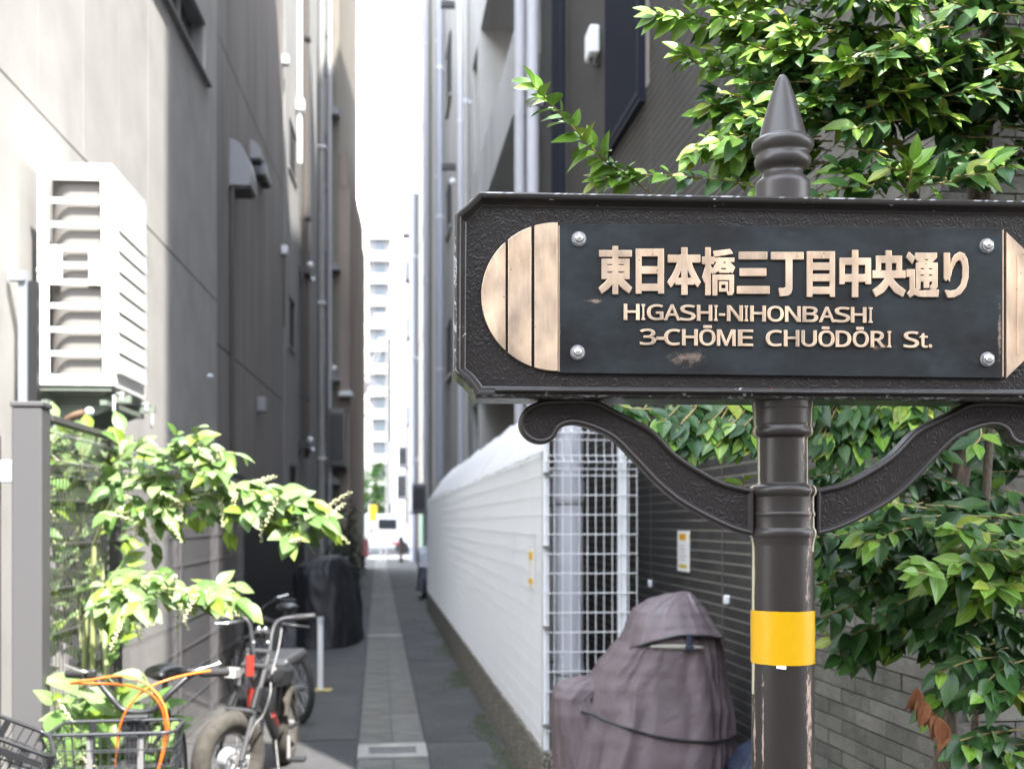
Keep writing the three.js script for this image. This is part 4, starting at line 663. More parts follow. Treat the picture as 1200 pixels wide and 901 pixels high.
// ---------------------------------------------------------------- draped covers
function loft(rows, o = {}) {
  // rows: [y, xL, xR, zBack, zFront], bottom to top; superellipse rings with folds
  const nA = o.nA ?? 128, nY = o.nY ?? 80, e = o.e ?? 2.7, amp = o.amp ?? 0.012, pos = [], uv = [], idx = [], rings = [];
  const at_ = f => { const k = f * (rows.length - 1), i = Math.min(rows.length - 2, k | 0), t = k - i, g = t * t * (3 - 2 * t); return rows[i].map((q, c) => c ? q + (rows[i + 1][c] - q) * (0.5 * t + 0.5 * g) : q + (rows[i + 1][c] - q) * t); };
  for (let j = 0; j <= nY; j++) {
    const f = j / nY, [y, xl, xr, zb, zf] = at_(f), cx = (xl + xr) / 2, cz = (zb + zf) / 2, rx = (xr - xl) / 2, rz = (zf - zb) / 2, ring = [];
    for (let i = 0; i < nA; i++) {
      const a = i / nA * Math.PI * 2, c = Math.cos(a), s = Math.sin(a), X = Math.sign(c) * Math.pow(Math.abs(c), 2 / e), Z = Math.sign(s) * Math.pow(Math.abs(s), 2 / e);
      const ph = o.seed ?? 0, k1 = noise.noise(c * 2.6 + ph, s * 2.6, y * 1.1 + f), k2 = noise.noise(c * 6 + ph, s * 6 + y * 2.0 * (o.shear ?? 1), y * 1.4), k3 = 1 - Math.abs(noise.noise(c * 4.2 + ph + y * (o.shear ?? 1) * 2.2, s * 4.2 + 3, y * 1.9)) * 2, k4 = (o.crumple ?? 1) * noise.noise(c * 9 + ph, s * 9, y * 11);
      const d = amp * (k1 * 1.5 + k2 * 0.8 + k3 * 0.7 + k4 * 0.28) * (1 - 0.6 * f * f) * (o.ampAt ? o.ampAt(f) : 1) + (o.off ?? 0);
      pos.push(cx + X * (rx + d), y + (k1 + k4 * 0.4) * amp * 0.6, cz + Z * (rz + d)); uv.push(i / nA * 3, y); ring.push(V(pos.at(-3), pos.at(-2), pos.at(-1)));
    }
    rings.push(ring);
  }
  for (let j = 0; j < nY; j++) for (let i = 0; i < nA; i++) { const a = j * nA + i, b = j * nA + (i + 1) % nA, c = a + nA, d = b + nA; idx.push(a, c, b, b, c, d); }
  if (!o.open) { const k = pos.length / 3, last = rings.at(-1), m = last.reduce((q, v) => q.add(v), V(0, 0, 0)).divideScalar(nA); pos.push(m.x, m.y + 0.004, m.z); uv.push(0, m.y); for (let i = 0; i < nA; i++) idx.push(nY * nA + i, k, nY * nA + (i + 1) % nA); }
  const g = new THREE.BufferGeometry(); g.setAttribute('position', new THREE.Float32BufferAttribute(pos, 3)); g.setAttribute('uv', new THREE.Float32BufferAttribute(uv, 2)); g.setIndex(idx); g.computeVertexNormals(); g.userData.rings = rings; return g;
}
const ringAt = (g, y, off = 0.004) => { const r = g.userData.rings; let best = r[0], bd = 9; for (const q of r) { const d = Math.abs(q[0].y - y); if (d < bd) { bd = d; best = q; } } const c = best.reduce((q, v) => q.add(v), V(0, 0, 0)).divideScalar(best.length); return best.map(v => v.clone().add(v.clone().sub(c).setY(0).normalize().multiplyScalar(off))); };
{
  const Z = 4.85, hy = py => EYE + (HY - py) / F * Z, X = px => (px - CX) / F * Z;
  const R = (py, l, r, zb, zf) => [typeof py === 'string' ? +py : hy(py), X(l), X(r), -Z + zb, -Z + zf];
  const t = thing('covered_scooter', 'scooter under a mauve grey rain cover in front of the white cage', 'covered scooter', V(0, 0, 0));
  const body = [R('0.02', 652, 862, -0.42, 0.30), R(901, 660, 855, -0.40, 0.27), R(862, 671, 857, -0.38, 0.25), R(830, 684, 856, -0.36, 0.23), R(803, 691, 852, -0.35, 0.21), R(785, 702, 850, -0.34, 0.20), R(765, 718, 847, -0.33, 0.19), R(748, 732, 843, -0.32, 0.18), R(732, 739, 834, -0.30, 0.165), R(717, 748, 825, -0.27, 0.13), R(706, 764, 817, -0.22, 0.08), R(699, 782, 811, -0.15, 0.03), R(694.5, 798, 806, -0.06, -0.01)];
  const fab = S(lin(0.170, 0.131, 0.136), { map: T.fabric, bumpMap: T.fabricB, bumpScale: 0.006, roughness: 0.62, side: THREE.DoubleSide });
  const g1 = loft(body, { amp: 0.015, seed: 3, crumple: 0.5, nA: 200, nY: 120, ampAt: f => 0.65 + 0.6 * (1 - f) });
  const lobe = [R('0.02', 655, 730, -0.20, 0.16), R(901, 652, 720, -0.19, 0.16), R(870, 650, 712, -0.18, 0.15), R(835, 648, 705, -0.18, 0.14), R(815, 649, 698, -0.17, 0.12), R(805, 654, 712, -0.16, 0.10), R(799, 664, 716, -0.13, 0.07), R(794, 682, 716, -0.08, 0.04)];
  const g2 = loft(lobe, { amp: 0.011, seed: 9, nA: 110, nY: 60 });
  mesh('cover', [g1, g2].map(clean), fab, t);
  // hood sewn on over the top
  const hoodRows = [R(742, 731, 842, -0.32, 0.185), ...body.slice(8)]; const g3 = loft(hoodRows, { amp: 0.008, seed: 3, off: 0.010, nA: 160, nY: 40 });
  { const p = g3.attributes.position; for (let i = 0; i < p.count; i++) { const w = sstep(hy(720) - p.getY(i), 0, 0.12); const x = (p.getX(i) - X(790)) / 0.2; p.setY(i, p.getY(i) + w * (0.035 * (1 - x * x) - 0.02) - w * Math.max(0, -x) * 0.05); } g3.computeVertexNormals(); }
  mesh('hood', clean(g3), S(lin(0.175, 0.138, 0.145), { map: T.fabric, bumpMap: T.fabricB, bumpScale: 0.004, roughness: 0.55, side: THREE.DoubleSide }), t);
  const edge = []; { const p = g3.attributes.position, n = 160; for (let i = 0; i < n; i += 4) edge.push(V(p.getX(i), p.getY(i), p.getZ(i))); }
  mesh('hood_piping', tube(edge, 0.0045, 160, 6, true), M.black, t);
  const lp = ringAt(g1, hy(855), 0.006).filter((_, i) => i % 5 === 0).map(v => { const x = clamp((v.x - X(690)) / (X(840) - X(690)), 0, 1); return v.setY(v.y + 0.11 * Math.pow(1 - x, 2) - 0.01); });
  mesh('cover_piping', tube(lp, 0.006, 200, 6, true), M.black, t);
  const zf = -Z + 0.195; mesh('slot', xf(new THREE.SphereGeometry(1, 24, 10).scale(0.112, 0.011, 0.012), X(786), hy(752.5), zf - 0.004, 0, 0, -0.02), S(lin(0.32, 0.30, 0.25)), t);
  mesh('buckle', [rbox(0.022, 0.05, 0.014, 0.004, X(799), hy(744), zf + 0.015), rbox(0.034, 0.02, 0.016, 0.004, X(799), hy(753), zf + 0.017)], S(lin(0.03, 0.035, 0.06), { roughness: 0.4 }), t);
}
{
  const Z = 4.6, hy = py => EYE + (HY - py) / F * Z, X = px => (px - CX) / F * Z;
  const t = thing('covered_bicycle', 'bicycle under a dark navy cover low behind the sign pole', 'covered bicycle', V(0, 0, 0));
  mesh('cover', clean(loft([[0.02, X(850), X(905), -Z - 0.3, -Z + 0.25], [hy(901), X(856), X(902), -Z - 0.28, -Z + 0.22], [hy(885), X(868), X(900), -Z - 0.2, -Z + 0.18], [hy(872), X(882), X(897), -Z - 0.1, -Z + 0.1], [hy(868), X(888), X(894), -Z - 0.03, -Z + 0.03]], { amp: 0.014, seed: 21, nA: 80, nY: 40 })), S(lin(0.035, 0.045, 0.075), { roughness: 0.45, map: T.fabric, side: THREE.DoubleSide }), t);
}
{
  const Z = 13.8, hy = py => EYE + (HY - py) / F * Z, X = px => (px - CX) / F * Z, R = (py, l, r, zb, zf) => [py === 0 ? 0.01 : hy(py), X(l), X(r), -Z + zb, -Z + zf];
  const t = thing('covered_motorcycle', 'motorcycle under a black cover standing left of the drain', 'covered motorcycle', V(0, 0, 0));
  mesh('cover', clean(loft([R(0, 343, 413, -1.6, 0.3), R(745, 343, 412, -1.55, 0.28), R(725, 342.5, 411, -1.5, 0.25), R(695, 341, 409, -1.4, 0.2), R(675, 341, 405, -1.2, 0.16), R(664, 345, 402, -1.0, 0.12), R(657, 360, 398, -0.8, 0.08), R(653, 374, 394, -0.6, 0.02), R(651.5, 382, 391, -0.45, -0.1)], { amp: 0.024, seed: 14, shear: 1.1, crumple: 0.2, nA: 160, nY: 90 })), S(lin(0.013, 0.013, 0.017), { roughness: 0.62, side: THREE.DoubleSide }), t);
}
{
  const Z = 22.5, hy = py => EYE + (HY - py) / F * Z, X = px => (px - CX) / F * Z, R = (py, l, r, zb, zf) => [py === 0 ? 0.16 : hy(py), X(l), X(r), -Z + zb, -Z + zf];
  const t = thing('covered_moped', 'moped under a blue grey cover at the far end of the fence', 'covered moped', V(0, 0, 0));
  const g = loft([R(0, 487, 512, -1.4, 0.25), R(680, 488, 511, -1.35, 0.22), R(660, 489, 510, -1.2, 0.18), R(648, 490, 508, -0.9, 0.1), R(642.5, 493, 506, -0.6, 0.0), R(640.5, 496, 503, -0.4, -0.1)], { amp: 0.03, seed: 33, nA: 90, nY: 50 });
  mesh('cover', clean(g), S(lin(0.14, 0.135, 0.19), { roughness: 0.5, map: T.fabric, side: THREE.DoubleSide }), t); const g2 = loft([R(664, 489.2, 510, -1.22, 0.2), R(648, 490, 508, -0.9, 0.1), R(642.5, 493, 506, -0.6, 0.0), R(640.5, 496, 503, -0.4, -0.1)], { amp: 0.03, seed: 33, off: 0.02, nA: 90, nY: 30 }); mesh('upper_cover', clean(g2), S(lin(0.42, 0.43, 0.47), { roughness: 0.5, side: THREE.DoubleSide }), t);
  for (const z of [-1.0, 0.05]) mesh('wheel', xf(torus(0.19, 0.06, 8, 20), X(499), 0.25, -Z + z, 0, Math.PI / 2), M.rubber, t);
}
// ---------------------------------------------------------------- bicycles
const orange = S(lin(0.85, 0.20, 0.03), { roughness: 0.4 }), bikeBlack = PH(lin(0.02, 0.02, 0.022), { roughness: 0.3, clearcoat: 0.5 }), fatTyre = S(lin(0.105, 0.10, 0.095), { map: T.tyre, roughness: 0.9 });
function wheel(parent, m4, R, r, { tyreMat = M.rubber, rimMat = M.greyMetal, spokes = 18, hubW = 0.1 } = {}) {
  const w = new THREE.Group(); w.name = 'wheel'; w.applyMatrix4(m4); parent.add(w);     // wheel turns about its local x
  const T_ = g => xf(g, 0, 0, 0, 0, Math.PI / 2);
  mesh('tyre', T_(torus(R - r, r, 14, 56)), tyreMat, w);
  mesh('rim', [T_(torus(R - 2 * r - 0.008, 0.016, 8, 48)), T_(torus(R - 2 * r + 0.002, 0.011, 6, 48))], rimMat, w);
  const sp = []; for (let i = 0; i < spokes; i++) { const a = i / spokes * Math.PI * 2, s = i % 2 ? 1 : -1, b = a + 0.25 * (i % 4 < 2 ? 1 : -1); sp.push(rod(V(s * hubW * 0.4, Math.cos(b) * 0.025, Math.sin(b) * 0.025), V(s * 0.008, Math.cos(a) * (R - 2 * r), Math.sin(a) * (R - 2 * r)), 0.0014, 4, 0.0014, false)); }
  mesh('spokes', sp, M.steel, w); mesh('hub', xf(new THREE.CylinderGeometry(0.026, 0.026, hubW, 14), 0, 0, 0, 0, 0, Math.PI / 2), M.greyMetal, w);
  return w;
}
const mat4 = (x, y, z, ry = 0) => new THREE.Matrix4().makeRotationY(ry).setPosition(x, y, z);
function basket(t, m4, w, d, h, mat) {
  const b = new THREE.Group(); b.name = 'basket'; b.applyMatrix4(m4); t.add(b);
  const rr_ = (w, d, y) => [[-w / 2 + 0.03, y, d / 2], [w / 2 - 0.03, y, d / 2], [w / 2, y, d / 2 - 0.03], [w / 2, y, -d / 2 + 0.03], [w / 2 - 0.03, y, -d / 2], [-w / 2 + 0.03, y, -d / 2], [-w / 2, y, -d / 2 + 0.03], [-w / 2, y, d / 2 - 0.03]];
  mesh('rim', [tube(rr_(w, d, 0), 0.0065, 64, 8, true, 0.1)], mat, b);
  const g = []; for (let k = 1; k < 5; k++) g.push(tube(rr_(w - k * 0.012, d - k * 0.012, -h * k / 4.6), 0.0022, 48, 5, true, 0.1));
  for (let i = 0; i <= 12; i++) { const x = -w / 2 + 0.02 + i * (w - 0.04) / 12; for (const s of [-1, 1]) g.push(rod(V(x, 0, s * d / 2), V(x * 0.88, -h, s * d / 2 * 0.86), 0.0019, 4, 0.0019, false)); }
  for (let i = 1; i < 8; i++) { const z = -d / 2 + i * d / 8; for (const s of [-1, 1]) g.push(rod(V(s * w / 2, 0, z), V(s * w / 2 * 0.88, -h, z * 0.86), 0.0019, 4, 0.0019, false)); g.push(rod(V(-w / 2 * 0.88, -h, z * 0.86), V(w / 2 * 0.88, -h, z * 0.86), 0.0019, 4, 0.0019, false)); }
  mesh('wire_mesh', g, mat, b);
  for (const x of [-0.115, -0.07, 0.06, 0.10]) mesh('strap', box(0.020, h * 0.98, 0.004, x, -h * 0.49, (x === -0.07 || x === 0.10 ? 1 : -1) * (d / 2 * 0.95)), x === -0.07 || x === 0.10 ? M.greyMetal : M.black, b);
  return b;
}
function makeBike(label, pos, turn, o) {
  const t = thing('bicycle', label, 'bicycle', pos, turn), R = o.R, st = o.steer ?? 0, zc = 0.32;
  const S_ = g => { g.translate(0, 0, -zc); g.rotateY(st); g.translate(0, 0, zc); return g; };
  const SV = v => v.clone().sub(V(0, 0, zc)).applyAxisAngle(V(0, 1, 0), st).add(V(0, 0, zc));
  const fa = SV(V(0, R, 0.55));
  wheel(t, mat4(fa.x, fa.y, fa.z, st), R, o.tr, o); wheel(t, mat4(0, R, -0.48), R, o.tr, o);
  const bb = V(0, 0.28, -0.05), hb = V(0, 0.60, 0.38), ht = V(0, 0.73, 0.335), seat = V(0, 0.74, -0.24);
  mesh('frame', [rod(bb, hb, 0.02, 12), rod(seat, ht, 0.017, 12), rod(bb, seat, 0.016, 12), rod(hb, ht, 0.022, 12), ...[-1, 1].flatMap(s => [rod(V(s * 0.05, R, -0.48), V(s * 0.03, 0.28, -0.05), 0.009, 8), rod(V(s * 0.05, R, -0.48), V(s * 0.02, 0.7, -0.23), 0.008, 8)])], o.frameMat, t);
  mesh('fork', [S_(rod(V(0, 0.59, 0.385), V(0, 0.56, 0.40), 0.03, 12)), ...[-1, 1].map(s => S_(rod(V(s * 0.045, 0.58, 0.40), V(s * 0.05, R, 0.55), 0.011, 10)))], o.frameMat, t);
  mesh('seat_post', rod(seat, V(0, 0.83, -0.27), 0.013, 10), M.greyMetal, t);
  { const g = new THREE.SphereGeometry(1, 20, 12); g.scale(0.08, 0.035, 0.13); const p = g.attributes.position; for (let i = 0; i < p.count; i++) { const z = p.getZ(i); p.setX(i, p.getX(i) * (z > 0 ? 1 - z / 0.13 * 0.55 : 1.1)); } g.translate(0, 0.86, -0.27); g.computeVertexNormals(); mesh('saddle', g, M.black, t); }
  mesh('crank', [xf(torus(0.08, 0.006, 6, 30), 0.05, 0.28, -0.05, 0, Math.PI / 2), rod(V(0.06, 0.28, -0.05), V(0.06, 0.15, 0.06), 0.01, 8), rod(V(-0.06, 0.28, -0.05), V(-0.06, 0.41, -0.16), 0.01, 8)], M.greyMetal, t);
  for (const [s, y, z] of [[1, 0.15, 0.06], [-1, 0.41, -0.16]]) mesh('pedal', rbox(0.09, 0.02, 0.06, 0.006, s * 0.11, y, z), M.black, t);
  mesh('stem', S_(rod(V(0, 0.72, 0.338), V(0, 0.795, 0.32), 0.019, 12)), M.black, t);
  const W = o.barW / 2, up = o.rise;
  mesh('handlebar', S_(tube([[-W, 0.795 + up, 0.20], [-W * 0.72, 0.80 + up, 0.27], [-W * 0.42, 0.80 + up * 0.45, 0.325], [-0.05, 0.795, 0.335], [0.05, 0.795, 0.335], [W * 0.42, 0.80 + up * 0.45, 0.325], [W * 0.72, 0.80 + up, 0.27], [W, 0.795 + up, 0.20]], 0.012, 60, 10)), M.black, t);
  for (const s of [-1, 1]) {
    mesh('grip', S_(rod(V(s * W * 0.8, 0.797 + up, 0.252), V(s * (W + 0.035), 0.79 + up, 0.175), 0.017, 14)), M.rubber, t);
    mesh('brake_lever', S_(tube([[s * W * 0.66, 0.81 + up, 0.29], [s * W * 0.78, 0.815 + up, 0.31], [s * W, 0.83 + up, 0.28], [s * (W + 0.02), 0.836 + up, 0.27]], 0.0065, 12, 7)), M.chrome, t);
    mesh('brake_clamp', S_(rbox(0.035, 0.035, 0.04, 0.01, s * W * 0.68, 0.803 + up, 0.285)), M.black, t);
  }
  mesh('kickstand', rod(V(-0.07, 0.24, -0.3), V(-0.2, 0.01, -0.22), 0.009, 8), M.greyMetal, t);
  return { t, S_, SV };
}
{
  const turn = FR.th + 0.02, clampW = V((163 - CX) / F * 4.3, 0, -4.3), pos = clampW.clone().sub(V(0, 0, 0.32).applyAxisAngle(V(0, 1, 0), turn));
  const { t, S_ } = makeBike('black bicycle with wire front basket and bright orange brake cables', pos, turn, { R: 0.31, tr: 0.024, steer: -0.05, frameMat: bikeBlack, barW: 0.54, rise: 0.125 });
  basket(t, mat4(-0.03, 0.772, 0.56), 0.425, 0.27, 0.26, S(lin(0.03, 0.032, 0.036), { roughness: 0.4 }));
  mesh('light_block', [rbox(0.10, 0.07, 0.04, 0.01, 0.0, 0.755, 0.40), rbox(0.05, 0.2, 0.02, 0.006, -0.005, 0.63, 0.41)], M.black, t);
  t.updateMatrixWorld(true); const rel = (px, py, z) => t.worldToLocal(at(px, py, z));
  const cb = l => mesh('brake_cable', tube(l.map(p => rel(...p)), 0.0042, 70, 8), orange, t);
  cb([[82, 800, 4.22], [105, 797, 4.15], [143, 792, 4.1], [172, 802, 4.1], [190, 823, 4.1], [196, 845, 4.1], [195, 868, 4.12], [186, 901, 4.15]]);
  cb([[82, 801, 4.22], [110, 801, 4.16], [145, 803, 4.12], [170, 810, 4.12], [186, 825, 4.12], [193, 850, 4.13], [191, 875, 4.14], [184, 905, 4.16]]);
  cb([[246, 786, 4.3], [222, 790, 4.22], [195, 797, 4.15], [170, 808, 4.13], [152, 826, 4.13], [142, 846, 4.15], [137, 870, 4.18], [135, 900, 4.2]]);
}
{
  const { t } = makeBike('bicycle at the frame edge, only its tilted black basket in view', V(-1.62, 0.02, -2.5), 0.1, { R: 0.33, tr: 0.022, steer: 0.1, frameMat: bikeBlack, barW: 0.5, rise: 0.1 });
  const m = new THREE.Matrix4().makeRotationFromEuler(new THREE.Euler(0.12, 0.35, -0.5)).setPosition(t.worldToLocal(at(-12, 848, 3.35)).add(V(0, 0, 0)));
  basket(t, m, 0.38, 0.26, 0.24, S(lin(0.02, 0.02, 0.022), { roughness: 0.4 }));
  mesh('basket_plate', xf(box(0.15, 0.018, 0.006, 0.085, -0.028, 0.137), 0, 0, 0).applyMatrix4(m), M.black, t);
}
{
  const { t } = makeBike('small black bicycle half hidden behind the fat tyred one', at(318, 613, 8.9).setY(0), Math.PI + 0.62, { R: 0.265, tr: 0.02, steer: 0.1, rimMat: M.black, frameMat: S(lin(0.02, 0.02, 0.03), { roughness: 0.4 }), barW: 0.5, rise: 0.08 });
  mesh('basket', [tube([[-0.17, 0.72, 0.42], [0.17, 0.72, 0.42], [0.17, 0.72, 0.62], [-0.17, 0.72, 0.62]], 0.008, 30, 6, true, 0.1), ...[0, 1, 2, 3, 4].map(i => rod(V(-0.16 + i * 0.08, 0.72, 0.62), V(-0.14 + i * 0.07, 0.5, 0.58), 0.003, 4))], M.black, t);
}
{
  // fat tyred bicycle with high bars, front wheel turned
  const pos = at(268, 613, 6.0).setY(0); const t = thing('fat_tyre_bicycle', 'fat tyred black and red bicycle with high chopper handlebar', 'bicycle', pos, 0);
  t.updateMatrixWorld(true); const p = (px, py, z) => t.worldToLocal(at(px, py, z)); const head = -0.51;
  const fw = wheel(t, mat4(0, 0.255, 0, head), 0.255, 0.052, { tyreMat: fatTyre, rimMat: M.greyMetal, spokes: 20, hubW: 0.12 });
  { const b = xf(torus(0.07, 0.004, 6, 30), 0.05, 0, 0, 0, Math.PI / 2); mesh('brake_disc', [b, ...[0, 1, 2, 3, 4].map(i => { const a = i * 1.2566; return rod(V(0.05, 0, 0), V(0.05, Math.cos(a) * 0.07, Math.sin(a) * 0.07), 0.006, 5); })], M.steel, fw); const mg = []; for (let i = 0; i < 22; i++) { const a = rnd() * 6.28, r = rr(0.03, 0.12); mg.push(rbox(rr(0.01, 0.025), rr(0.01, 0.03), rr(0.008, 0.02), 0.002, rr(0.02, 0.06), Math.cos(a) * r, Math.sin(a) * r, rr(0, 3), 0, rr(0, 3))); } mesh('hub_motor', [xf(new THREE.CylinderGeometry(0.06, 0.06, 0.05, 20), 0, 0, 0, 0, 0, Math.PI / 2), ...mg.slice(0, 8)], M.galv, fw); }
  const grey = S(lin(0.085, 0.085, 0.09), { roughness: 0.4, metalness: 0.3 });
  const hub = V(0, 0.255, 0), side = V(Math.cos(head), 0, -Math.sin(head)), fwd = V(Math.sin(head), 0, Math.cos(head));
  const top = V(0, 0.80, 0).add(fwd.clone().multiplyScalar(-0.235)), crown = V(0, 0.50, 0).add(fwd.clone().multiplyScalar(-0.085));
  const off = (v, k) => v.clone().add(side.clone().multiplyScalar(k));
  mesh('fork', [-1, 1].map(s => rod(off(hub, s * 0.085), off(top, s * 0.072), 0.014, 12)), grey, t);
  mesh('fork_crown', [rod(off(crown, -0.095), off(crown, 0.095), 0.014, 10), rod(off(top.clone().lerp(crown, 0.25), -0.085), off(top.clone().lerp(crown, 0.25), 0.085), 0.016, 10), rod(off(top, -0.085), off(top, 0.085), 0.016, 10)], grey, t);
  for (const s of [-1, 1]) mesh('fork_spring', rod(off(top.clone().lerp(crown, 0.6), s * 0.075), off(top.clone().lerp(crown, 0.95), s * 0.082), 0.019, 12), M.black, t);
  mesh('headlight', [rbox(0.085, 0.062, 0.05, 0.012, 0, 0, 0)].map(g => xf(g, ...top.clone().lerp(crown, 0.35).add(fwd.clone().multiplyScalar(0.09)).add(side.clone().multiplyScalar(-0.06)).toArray(), 0, head)), M.greyMetal, t);
  mesh('headlight_lens', [rbox(0.07, 0.048, 0.012, 0.005, 0, 0, 0.024)].map(g => xf(g, ...top.clone().lerp(crown, 0.35).add(fwd.clone().multiplyScalar(0.09)).add(side.clone().multiplyScalar(-0.06)).toArray(), 0, head)), PH(lin(0.75, 0.75, 0.72), { roughness: 0.15 }), t);
  mesh('handlebar', [tube([p(262, 725, 6.2), p(278, 722.5, 6.22), p(289, 727, 6.22), p(294, 740, 6.22), p(297, 772, 6.2)], 0.012, 30, 8), tube([p(366, 722, 6.5), p(345, 723.5, 6.45), p(327, 727, 6.4), p(319, 740, 6.32), p(315, 770, 6.25)], 0.011, 30, 8), rod(p(297, 742, 6.22), p(318, 742, 6.32), 0.009, 8)], S(lin(0.035, 0.035, 0.038), { roughness: 0.5 }), t);
  mesh('grip', rod(p(258, 725, 6.19), p(277, 722.5, 6.22), 0.018, 12), M.rubber, t); mesh('grip', rod(p(345, 724, 6.45), p(368, 722, 6.52), 0.018, 12), M.rubber, t);
  mesh('brake_lever', [tube([p(285, 727, 6.18), p(268, 730, 6.12), p(252, 731, 6.1)], 0.007, 10, 6)], M.chrome, t); mesh('brake_lever', [tube([p(330, 731, 6.38), p(345, 733, 6.38), p(362, 735, 6.42)], 0.007, 10, 6)], M.black, t);
  mesh('bell', [ball(0.022, ...p(281, 720, 6.2).toArray(), 12)], M.chrome, t); mesh('display', [rbox(0.06, 0.05, 0.04, 0.01, ...p(306, 742, 6.25).toArray())], M.black, t);
  mesh('mirror_stud', [ball(0.011, ...p(297, 753, 6.15).toArray()), ball(0.011, ...p(313, 753, 6.2).toArray()), ball(0.018, ...p(303, 738, 6.2).toArray()), ball(0.018, ...p(311, 738, 6.2).toArray())], M.chrome, t);
  const red = PH(lin(0.30, 0.03, 0.02), { roughness: 0.3, clearcoat: 0.5 });
  const hd = top.clone().lerp(crown, 0.4), bbp = p(322, 862, 6.75), rear = p(334, 613, 7.1).setY(0.255), seat = p(328, 780, 6.95);
  mesh('frame', [rod(hd, bbp, 0.028, 12), rod(hd.clone().add(V(0, 0.06, -0.02)), seat, 0.024, 12), rod(seat, bbp, 0.02, 12), ...[-1, 1].flatMap(s => [rod(bbp, rear.clone().add(V(s * 0.08, 0, 0)), 0.013, 8), rod(seat, rear.clone().add(V(s * 0.08, 0, 0)), 0.012, 8)])], bikeBlack, t);
  mesh('red_trim', [rod(hd.clone().add(V(0.0, 0.11, 0.04)), hd.clone().add(V(0.0, 0.0, 0.05)), 0.024, 10), rod(crown.clone().add(V(0.03, 0.1, -0.1)), crown.clone().add(V(0.03, 0.0, -0.12)), 0.02, 10), rod(bbp.clone().add(V(0.02, 0.16, 0.2)), bbp.clone().add(V(0.02, 0.08, 0.08)), 0.022, 10)], red, t);
  { const g = new RoundedBoxGeometry(0.16, 0.14, 0.42, 4, 0.06); g.rotateX(-0.1); g.translate(...p(322, 790, 6.6).toArray()); mesh('tank', g, bikeBlack, t); }
  { const g = new RoundedBoxGeometry(0.2, 0.07, 0.6, 4, 0.034); g.translate(...seat.clone().add(V(0.0, 0.03, -0.1)).toArray()); mesh('saddle', g, M.black, t); }
  wheel(t, mat4(rear.x, 0.255, rear.z, 0.05), 0.255, 0.052, { tyreMat: fatTyre, rimMat: M.greyMetal, spokes: 20, hubW: 0.12 });
  mesh('crank', [rod(bbp.clone().add(V(0.08, 0, 0)), bbp.clone().add(V(0.09, -0.13, 0.05)), 0.012, 8), rod(bbp.clone().add(V(-0.08, 0, 0)), bbp.clone().add(V(-0.09, 0.13, -0.05)), 0.012, 8)], M.greyMetal, t); mesh('pedal', rbox(0.1, 0.025, 0.07, 0.006, ...bbp.clone().add(V(0.14, -0.13, 0.05)).toArray()), M.black, t); mesh('pedal', rbox(0.1, 0.025, 0.07, 0.006, ...bbp.clone().add(V(-0.14, 0.13, -0.05)).toArray()), M.black, t);
  mesh('brake_cable', [tube([p(317, 800, 6.1), p(316, 815, 6.05), p(308, 838, 6.05), p(298, 850, 6.02), p(290, 870, 6.0)], 0.005, 20, 6), tube([p(330, 735, 6.4), p(326, 760, 6.3), p(318, 790, 6.2)], 0.005, 16, 6)], M.greyMetal, t);
  mesh('kickstand', rod(bbp, p(327, 905, 6.6).setY(0.01), 0.012, 8), M.black, t);
}
{
  const t = thing('red_moped', 'dark red moped parked by the potted shrubs at the alley end', 'moped', at(424, 613, 37).setY(0), 0.15);
  for (const z of [-0.6, 0.6]) mesh('wheel', xf(torus(0.22, 0.06, 8, 22), 0, 0.28, z, 0, Math.PI / 2), M.rubber, t);
  mesh('leg_shield', [rbox(0.42, 0.6, 0.06, 0.03, 0, 0.7, 0.42, -0.25)], S(lin(0.4, 0.02, 0.025), { roughness: 0.3 }), t); mesh('body', [rbox(0.3, 0.42, 0.9, 0.1, 0, 0.55, -0.35)], S(lin(0.06, 0.02, 0.025), { roughness: 0.4 }), t); mesh('saddle', rbox(0.28, 0.1, 0.75, 0.05, 0, 0.82, -0.35), M.black, t);
  mesh('handlebar', [rod(V(-0.33, 1.05, 0.3), V(0.33, 1.05, 0.3), 0.02, 8), rod(V(0, 0.5, 0.52), V(0, 1.05, 0.3), 0.03, 8)], M.black, t); mesh('headlight', [ball(0.09, 0, 1.0, 0.4, 12)], M.chrome, t); mesh('mirror', [ball(0.06, -0.3, 1.25, 0.28), ball(0.06, 0.3, 1.25, 0.28)], M.black, t); mesh('fender', rbox(0.13, 0.08, 0.4, 0.04, 0, 0.5, 0.62), S(lin(0.4, 0.02, 0.025), { roughness: 0.3 }), t);
}
